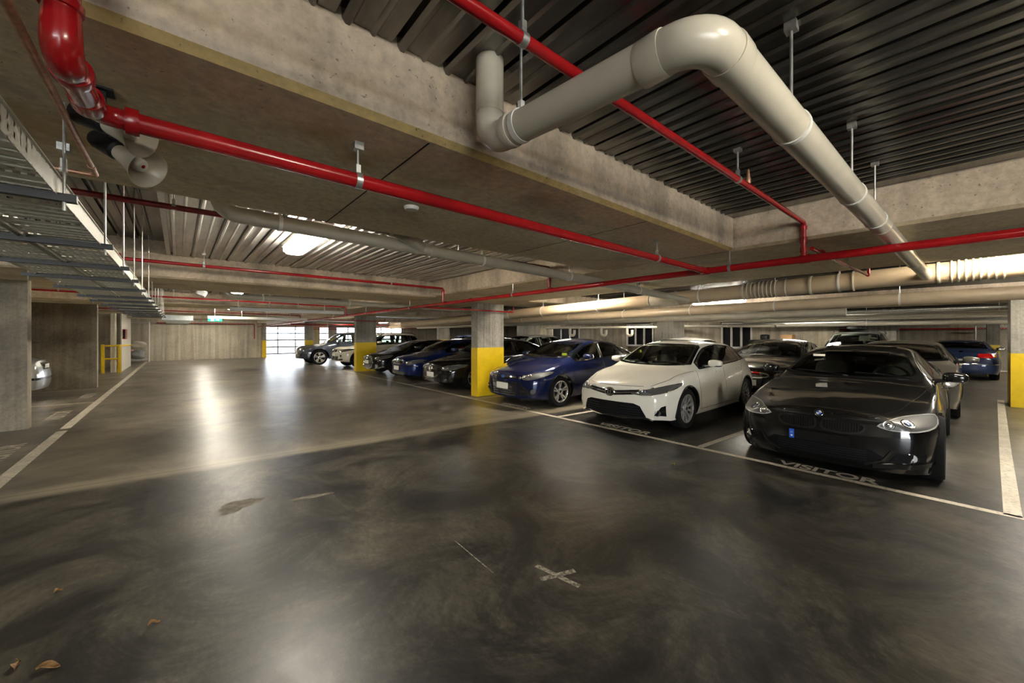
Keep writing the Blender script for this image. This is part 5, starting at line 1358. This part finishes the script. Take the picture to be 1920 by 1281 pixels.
HL = lambda z, y0=.44, y1=.88, h=.12: [(.2,y0,z),(.2,y0+.03,z+h*.7),(.3,y0+.2,z+h*1.05),(.5,y1-.04,z+h*1.25),(.65,y1,z+h*1.15),(.5,y1-.02,z+h*.6),(.3,y1-.2,z+h*.05)]

# black sedan half hidden behind the near column
def vw(c):
    h, n = c.hit((0, 0, .60), FR); ax = Vector((-1, 0, .15)).normalized(); yv = Vector((0, 1, 0)); zv = ax.cross(yv); zv = zv if zv.z > 0 else -zv; o = h+ax*.014
    m = MB().tube([o+yv*math.cos(t)*.07+zv*math.sin(t)*.07 for t in np.linspace(0, 2*PI, 33)[:-1]], .007, 6, closed=True)
    for P in (((-.028, .062), (0, .008), (.028, .062)), ((-.062, .025), (-.03, -.058), (0, -.005), (.03, -.058), (.062, .025))):
        m.tube([o+yv*a+zv*b for a, b in P], .006, 6)
    c.part('round_emblem', m, 'chrome', label='round chrome badge')
    c.part('grille_bar', c.line([(0,-.40,.585),(0,.40,.585)], FR, 1, .016, .016, 14), 'chrome')
    o = c.part('lower_intake', c.patch([(0,-.45,.22),(0,.45,.22),(0,.42,.33),(0,-.42,.33)], FR, 1, .006, 14, 3), 'satin')
    for sd in (1, -1): c.part('side_intake', c.patch([(0,.55*sd,.24),(0,.78*sd,.26),(0,.76*sd,.33),(0,.55*sd,.33)], FR, 1, .006, 8, 3), 'satin')
simple_car('sedan', 'black sedan with round chrome badge standing behind the near yellow column', (5.30, 9.62, 0), P_BLACK, spec(4.6, 1.79, 1.47, .325, .9, 3.55, .99, 1.10, .68, 1.15, 2.05, 3.2, 4.0),
    dict(pillars=((2.42, 2.46, .035), (3.30, 3.14, .02)), xe=1.45, xr_b=3.75, xr_t=3.35), HL(.56, .42, .88), [(.56,.615,.036,'b'), (.70,.645,.04,'b')], 'five', .43, [(0,-.40,.52),(0,-.42,.635),(0,.42,.635),(0,.40,.52),(0,.3,.36),(0,-.3,.36)], extra=vw, mirror=(1.66, 1.03, .98), detail=1)
# blue hatchback
def astra(c):
    c.part('emblem_bar', c.line([(0,-.16,.675),(0,.16,.675)], FR, 1, .02, .012, 8), 'chrome'); m = MB().lathe([(.04, 0), (.04, .014), (.03, .018), (0, .018)], c.hit((0,0,.64), FR)[0], (-1, 0, 0), 18); c.part('round_emblem', m, 'chrome', label='small round chrome badge')
    c.part('lower_intake', c.patch([(0,-.55,.24),(0,.55,.24),(0,.52,.33),(0,-.52,.33)], FR, 1, .006, 14, 3), 'satin')
    c.part('bumper_strip', c.line([(0,-.8,.52),(0,0,.52),(0,.8,.52)], FR, 1, .03, .008, 24), P_BLUE2)
    o = c.part('seat_cover', MB().sup((2.35, -.30, 1.05), (.10, .14, .12), .6), 'red_cloth', label='red headrest cover')
simple_car('hatchback', 'blue hatchback with amber tinged headlights between two black cars', (5.42, 12.1, 0), P_BLUE2, spec(4.11, 1.71, 1.43, .30, .82, 3.43, .98, 1.0, .70, 1.10, 1.95, 3.3, 3.85),
    dict(pillars=((2.36, 2.42, .035),), xe=1.40, xr_b=3.6, xr_t=3.3), HL(.56, .46, .84, .13), [(.58,.625,.042,'b'), (.71,.65,.04,'b')], 'five', .44, [(0,-.40,.60),(0,-.36,.70),(0,.36,.70),(0,.40,.60),(0,.3,.575),(0,-.3,.575)], extra=astra, mirror=(1.62, 1.02, .93))
# black hatchback with the big grille
def velo(c):
    for sd in (1, -1):
        c.part('fog_lamp', c.disc((0, .70, .36), (1, -.35, 0), .055, sd, [(.075, -.01), (.075, .01), (.055, .014), (.05, .004), (0, .01)], mi=[0,0,1,1]), ['chrome', 'reflector'])
        c.part('chin_trim', c.line([(0, .44*sd, .25), (0, .62*sd, .28), (0, .82*sd, .33)], FR, 1, .02, .012, 12), 'chrome')
        c.part('hood_vent', c.patch([(.55,.22,.9),(.85,.24,.9),(.85,.40,.9),(.55,.36,.9)], TOP, sd, .008, 6, 4), 'satin')
    m = MB().lathe([(.06, 0), (.06, .014), (.05, .018), (0, .018)], c.hit((0,0,.64), FR)[0], (-1, 0, .2), 22); z0 = c.hit((0,0,.64), FR)[0].z; m.v = [(p[0], p[1], z0+(p[2]-z0)*.55) for p in m.v]; c.part('oval_emblem', m, 'chrome', label='oval chrome badge')
simple_car('hatchback', 'black hatchback with large chrome framed grille beside the second yellow column', (5.42, 14.75, 0), P_BLACK, spec(4.22, 1.79, 1.40, .33, .86, 3.51, .98, 1.02, .70, 1.05, 2.0, 3.3, 3.9),
    dict(pillars=((2.55, 2.58, .035),), xe=1.40, xr_b=3.6, xr_t=3.2), HL(.58, .50, .88, .14), [(.62,.65,.04,'b'), (.74,.69,.04,'b')], 'multi', .50, [(0,-.34,.25),(0,-.46,.48),(0,-.36,.68),(0,.36,.68),(0,.46,.48),(0,.34,.25)], extra=velo, mirror=(1.60, 1.02, .97))
# white SUV
def x3(c):
    for sd in (1, -1):
        K = [(0,.03*sd,.72),(0,.03*sd,.84),(0,.26*sd,.84),(0,.30*sd,.80),(0,.26*sd,.72)]
        g = c.part('kidney_grille', c.patch(K, FR, 1, .006, 8, 4), 'vent_dark'); c.part('grille_surround', c.line(chaik3(K, 1), FR, 1, .018, .013, 40, closed=True), 'chrome', g)
        c.part('fog_lamp', c.disc((0, .70, .56), (1, -.3, 0), .05, sd, [(.055, -.01), (.055, .01), (.045, .012), (0, .008)]), 'satin')
        c.part('side_intake', c.patch([(0,.50*sd,.36),(0,.78*sd,.38),(0,.76*sd,.44),(0,.52*sd,.43)], FR, 1, .006, 8, 3), 'satin')
        c.part('roof_rail', MB().tube([(2.0, .62*sd, c.zt(2.0)-.02), (2.2, .60*sd, c.zt(2.2)+.04), (3.6, .60*sd, c.zt(3.6)+.03), (3.8, .62*sd, c.zt(3.8)-.03)], .016, 8), 'satin')
    c.part('lower_intake', c.patch([(0,-.46,.36),(0,.46,.36),(0,.50,.54),(0,-.50,.54)], FR, 1, .006, 14, 4), 'satin')
simple_car('suv', 'cream white SUV just past the second yellow column', (5.42, 18.95, 0), P_CREAM, spec(4.57, 1.88, 1.66, .365, .87, 3.66, 1.10, 1.12, .86, 1.25, 2.05, 3.8, 4.25, zs=.28, zm=.72, gap=.05),
    dict(pillars=((2.5, 2.52, .04), (3.45, 3.42, .03)), xe=1.55, xr_b=4.1, xr_t=3.9), HL(.72, .36, .88, .13), [(.55,.78,.055,'b'), (.70,.80,.06,'b')], 'five', .60, extra=x3, mirror=(1.75, 1.16, 1.04), handles=(2.3, 3.25))
# dark grey SUV
def x5(c):
    x3(c)
    for sd in (1, -1): c.part('sill_trim', c.line([(1.4,.9,.36),(3.3,.9,.36)], SIDE, sd, .10, .01, 12), 'black')
simple_car('suv', 'dark grey SUV farthest along the row, its nose sticking out toward the door', (4.50, 21.95, 0), P_GREY, spec(4.67, 1.89, 1.70, .38, .86, 3.68, 1.12, 1.16, .88, 1.28, 2.1, 3.8, 4.3, zs=.30, zm=.74, gap=.06),
    dict(pillars=((2.52, 2.54, .04), (3.50, 3.46, .03)), xe=1.58, xr_b=4.15, xr_t=3.95, front='glass_w', side='glass_w'), HL(.76, .42, .88, .15), [(.56,.82,.06,'b'), (.71,.84,.065,'b')], 'split', .60, extra=x5, mirror=(1.78, 1.18, 1.05), handles=(2.3, 3.25))
# second row, noses toward the first row
simple_car('sedan', 'warm grey sedan directly behind the black coupe', (9.97, .86, 0), P_GUN, spec(4.75, 1.80, 1.455, .32, .86, 3.6, 1.0, 1.10, .72, 1.2, 2.1, 3.3, 4.1),
    dict(pillars=((2.48, 2.50, .035), (3.38, 3.28, .02)), xe=1.5, xr_b=3.9, xr_t=3.45), HL(.58), [(.60,.645,.036,'b')], 'five', .45, [(0,-.4,.56),(0,-.4,.68),(0,.4,.68),(0,.4,.56)], mirror=(1.74, 1.04, 1.0))
simple_car('hatchback', 'black hatchback in the second row seen between the white hatchback and the black coupe', (9.75, 3.15, 0), P_BLACK, spec(4.2, 1.76, 1.47, .31, .85, 3.45, 1.0, 1.02, .72, 1.05, 1.95, 3.3, 3.9),
    dict(pillars=((2.4, 2.44, .035), (3.2, 3.15, .02)), xe=1.4, xr_b=3.65, xr_t=3.4), HL(.58), [(.60,.645,.036,'b')], 'five', .45, [(0,-.4,.56),(0,-.4,.68),(0,.4,.68),(0,.4,.56)], mirror=(1.62, 1.04, .98))
simple_car('hatchback', 'white car in the second row, only its pale roof showing over the white hatchback', (9.8, 5.75, 0), P_WHITE, spec(4.3, 1.76, 1.50, .31, .85, 3.5, 1.0, 1.02, .72, 1.1, 1.95, 3.4, 3.95),
    dict(pillars=((2.4, 2.44, .035), (3.25, 3.2, .02)), xe=1.4, xr_b=3.7, xr_t=3.45), HL(.58), [(.60,.645,.036,'b')], 'five', .45, mirror=(1.62, 1.04, .98), extra=lambda c: c.part('antenna', MB().cyl((2.35, .3, 1.48), (2.42, .33, 1.62), .005, n=6), 'black'))
simple_car('wagon', 'silver wagon far back in the second row behind the blue hatchback', (9.9, 13.2, 0), P_SILVER, spec(4.7, 1.82, 1.58, .33, .88, 3.6, 1.02, 1.10, .74, 1.2, 2.0, 3.9, 4.4),
    dict(pillars=((2.45, 2.47, .035), (3.35, 3.3, .03)), xe=1.5, xr_b=4.2, xr_t=4.0, side='glass_w'), HL(.60), [(.60,.67,.05,'b')], 'five', .45, mirror=(1.7, 1.08, 1.0))
simple_car('sedan', 'dark blue car in the second row behind the white SUV', (10.1, 18.3, 0), P_NAVY, spec(4.7, 1.82, 1.60, .33, .88, 3.6, 1.02, 1.10, .74, 1.2, 2.0, 3.9, 4.4),
    dict(pillars=((2.45, 2.47, .035), (3.35, 3.3, .03)), xe=1.5, xr_b=4.2, xr_t=4.0), HL(.60), [(.60,.67,.05,'b')], 'five', .45)
def bikes(c):
    for sd in (1, -1): c.part('roof_rail', MB().tube([(2.0, .60*sd, c.zt(2.0)-.02), (2.2, .58*sd, c.zt(2.2)+.05), (3.6, .58*sd, c.zt(3.6)+.04), (3.8, .60*sd, c.zt(3.8)-.03)], .018, 8), 'chrome')
    c.part('roof_carrier', MB().sup((2.9, .05, c.zt(2.9)+.10), (.35, .22, .06), .6).sup((2.5, .1, c.zt(2.9)+.12), (.12, .2, .05), .6), 'black')
simple_car('suv', 'silver SUV with roof rails parked across the second aisle', (15.6, 2.35, 0), P_SILVER, spec(4.5, 1.82, 1.70, .35, .88, 3.55, 1.10, 1.15, .84, 1.2, 2.0, 3.8, 4.2, zs=.28, zm=.72),
    dict(pillars=((2.45, 2.47, .035), (3.35, 3.3, .03)), xe=1.5, xr_b=4.0, xr_t=3.85), HL(.70), [(.60,.78,.05,'b')], 'five', .55, extra=bikes)
# blue sedan seen from behind across the second aisle
def rear(c):
    for sd in (1, -1):
        o = c.part('tail_lamp', c.patch([(c.L,.36,.76),(c.L,.72,.76),(c.L,.72,.90),(c.L,.40,.90)], (-1,-.2,0), sd, .008, 10, 4), 'taillight')
        c.part('indicator', c.patch([(c.L,.73,.78),(c.L,.86,.79),(c.L,.86,.89),(c.L,.73,.89)], (-1,-.3,0), sd, .008, 6, 3), 'amber')
    c.part('bumper_strip', c.line([(c.L,-.8,.55),(c.L,0,.55),(c.L,.8,.55)], (-1,0,0), 1, .03, .012, 20), 'chrome')
    c.part('rear_emblem', c.disc((c.L, 0, .95), (-1,0,0), .05, 1, [(.05,-.01),(.05,.01),(0,.012)]), 'chrome')
    c.plate_at(.66, .37, .12, 'plate', d=-1, label='blank white number plate')
simple_car('sedan', 'blue sedan with red tail lamps parked tail out before the mesh gate', (24.3, -.02, 0), P_NAVY, spec(4.5, 1.75, 1.40, .30, .85, 3.45, .98, 1.05, .70, 1.2, 2.1, 3.2, 3.95),
    dict(pillars=((2.48, 2.50, .035), (3.30, 3.2, .02)), xe=1.5, xr_b=3.8, xr_t=3.4), None, (), 'five', None, rz=PI, extra=rear, mirror=(1.72, 1.0, .95))
# silver car poking out of the left bay
def srear(c):
    c.tail(.62, .22, .58, .84, 'lens')
    c.part('boot_handle', c.patch([(c.L,-.3,.70),(c.L,.3,.70),(c.L,.3,.86),(c.L,-.3,.86)], (-1,0,0), 1, .008, 8, 3), 'chrome')
    c.part('bumper_strip', c.line([(c.L,-.86,.50),(c.L,0,.50),(c.L,.86,.50)], (-1,0,0), 1, .05, .02, 24, th=.02), P_SILVER)
    c.plate_at(.76, .37, .12, 'plate', d=-1, label='blank white number plate')
    c.part('spoiler', MB().sup((c.L-.36, 0, 1.33), (.16, .55, .02), .5), 'satin')
simple_car('hatchback', 'silver hatchback in the left bay before the concrete partition', (-6.55, 14.5, 0), P_SILVER, spec(4.15, 1.70, 1.40, .30, .85, 3.4, .98, 1.05, .70, 1.1, 2.0, 3.3, 3.9),
    dict(pillars=((2.4, 2.44, .035), (3.2, 3.15, .02)), xe=1.4, xr_b=3.6, xr_t=3.35), HL(.58), [(.60,.645,.036,'b')], 'five', None, extra=srear)
# ------------------------------------------------------------------ daylight, camera, view
w = bpy.data.worlds.new('sky'); SC.world = w; w.use_nodes = True
bg = w.node_tree.nodes['Background']; bg.inputs[0].default_value = (.92, .96, 1, 1); bg.inputs[1].default_value = 4.8
pl = bpy.data.lights.new('daylight', 'AREA'); pl.shape = 'RECTANGLE'; pl.size = 12; pl.size_y = 2.2; pl.cycles.is_portal = True
po = bpy.data.objects.new('daylight', pl); COL.objects.link(po); po.location = (10.4, YN+.35, 1.1); po.rotation_euler = (PI/2, 0, PI)
pl2 = bpy.data.lights.new('fill_entry_portal', 'AREA'); pl2.shape = 'RECTANGLE'; pl2.size = 6.5; pl2.size_y = 2.35; pl2.cycles.is_portal = True
po2 = bpy.data.objects.new('fill_entry_portal', pl2); COL.objects.link(po2); po2.location = (-3.75, YS-.3, 1.17); po2.rotation_euler = (-PI/2, 0, PI)  # portal for the added opening that brings in fill daylight
cam = bpy.data.cameras.new('camera'); cam.sensor_width = 36; cam.lens = 36*724/1920; cam.clip_start = .02; cam.clip_end = 300
cam.shift_y = -12.5/1920
co = bpy.data.objects.new('camera', cam); COL.objects.link(co); co.location = (0, 0, 1.52); co.rotation_euler = (PI/2, 0, -math.atan(624/724))
SC.camera = co
vs = SC.view_settings; SC.display_settings.display_device = 'sRGB'
vs.view_transform = 'Standard'; vs.look = 'None'; vs.exposure = EXPOSURE; vs.gamma = 1; vs.use_curve_mapping = False
SC.cycles.use_denoising = True
SC.cycles.max_bounces = 7; SC.cycles.diffuse_bounces = 4; SC.cycles.glossy_bounces = 4; SC.cycles.transparent_max_bounces = 12; SC.cycles.transmission_bounces = 4
SC.cycles.sample_clamp_indirect = 4; SC.cycles.caustics_reflective = False; SC.cycles.caustics_refractive = False
SC.cycles.blur_glossy = .15
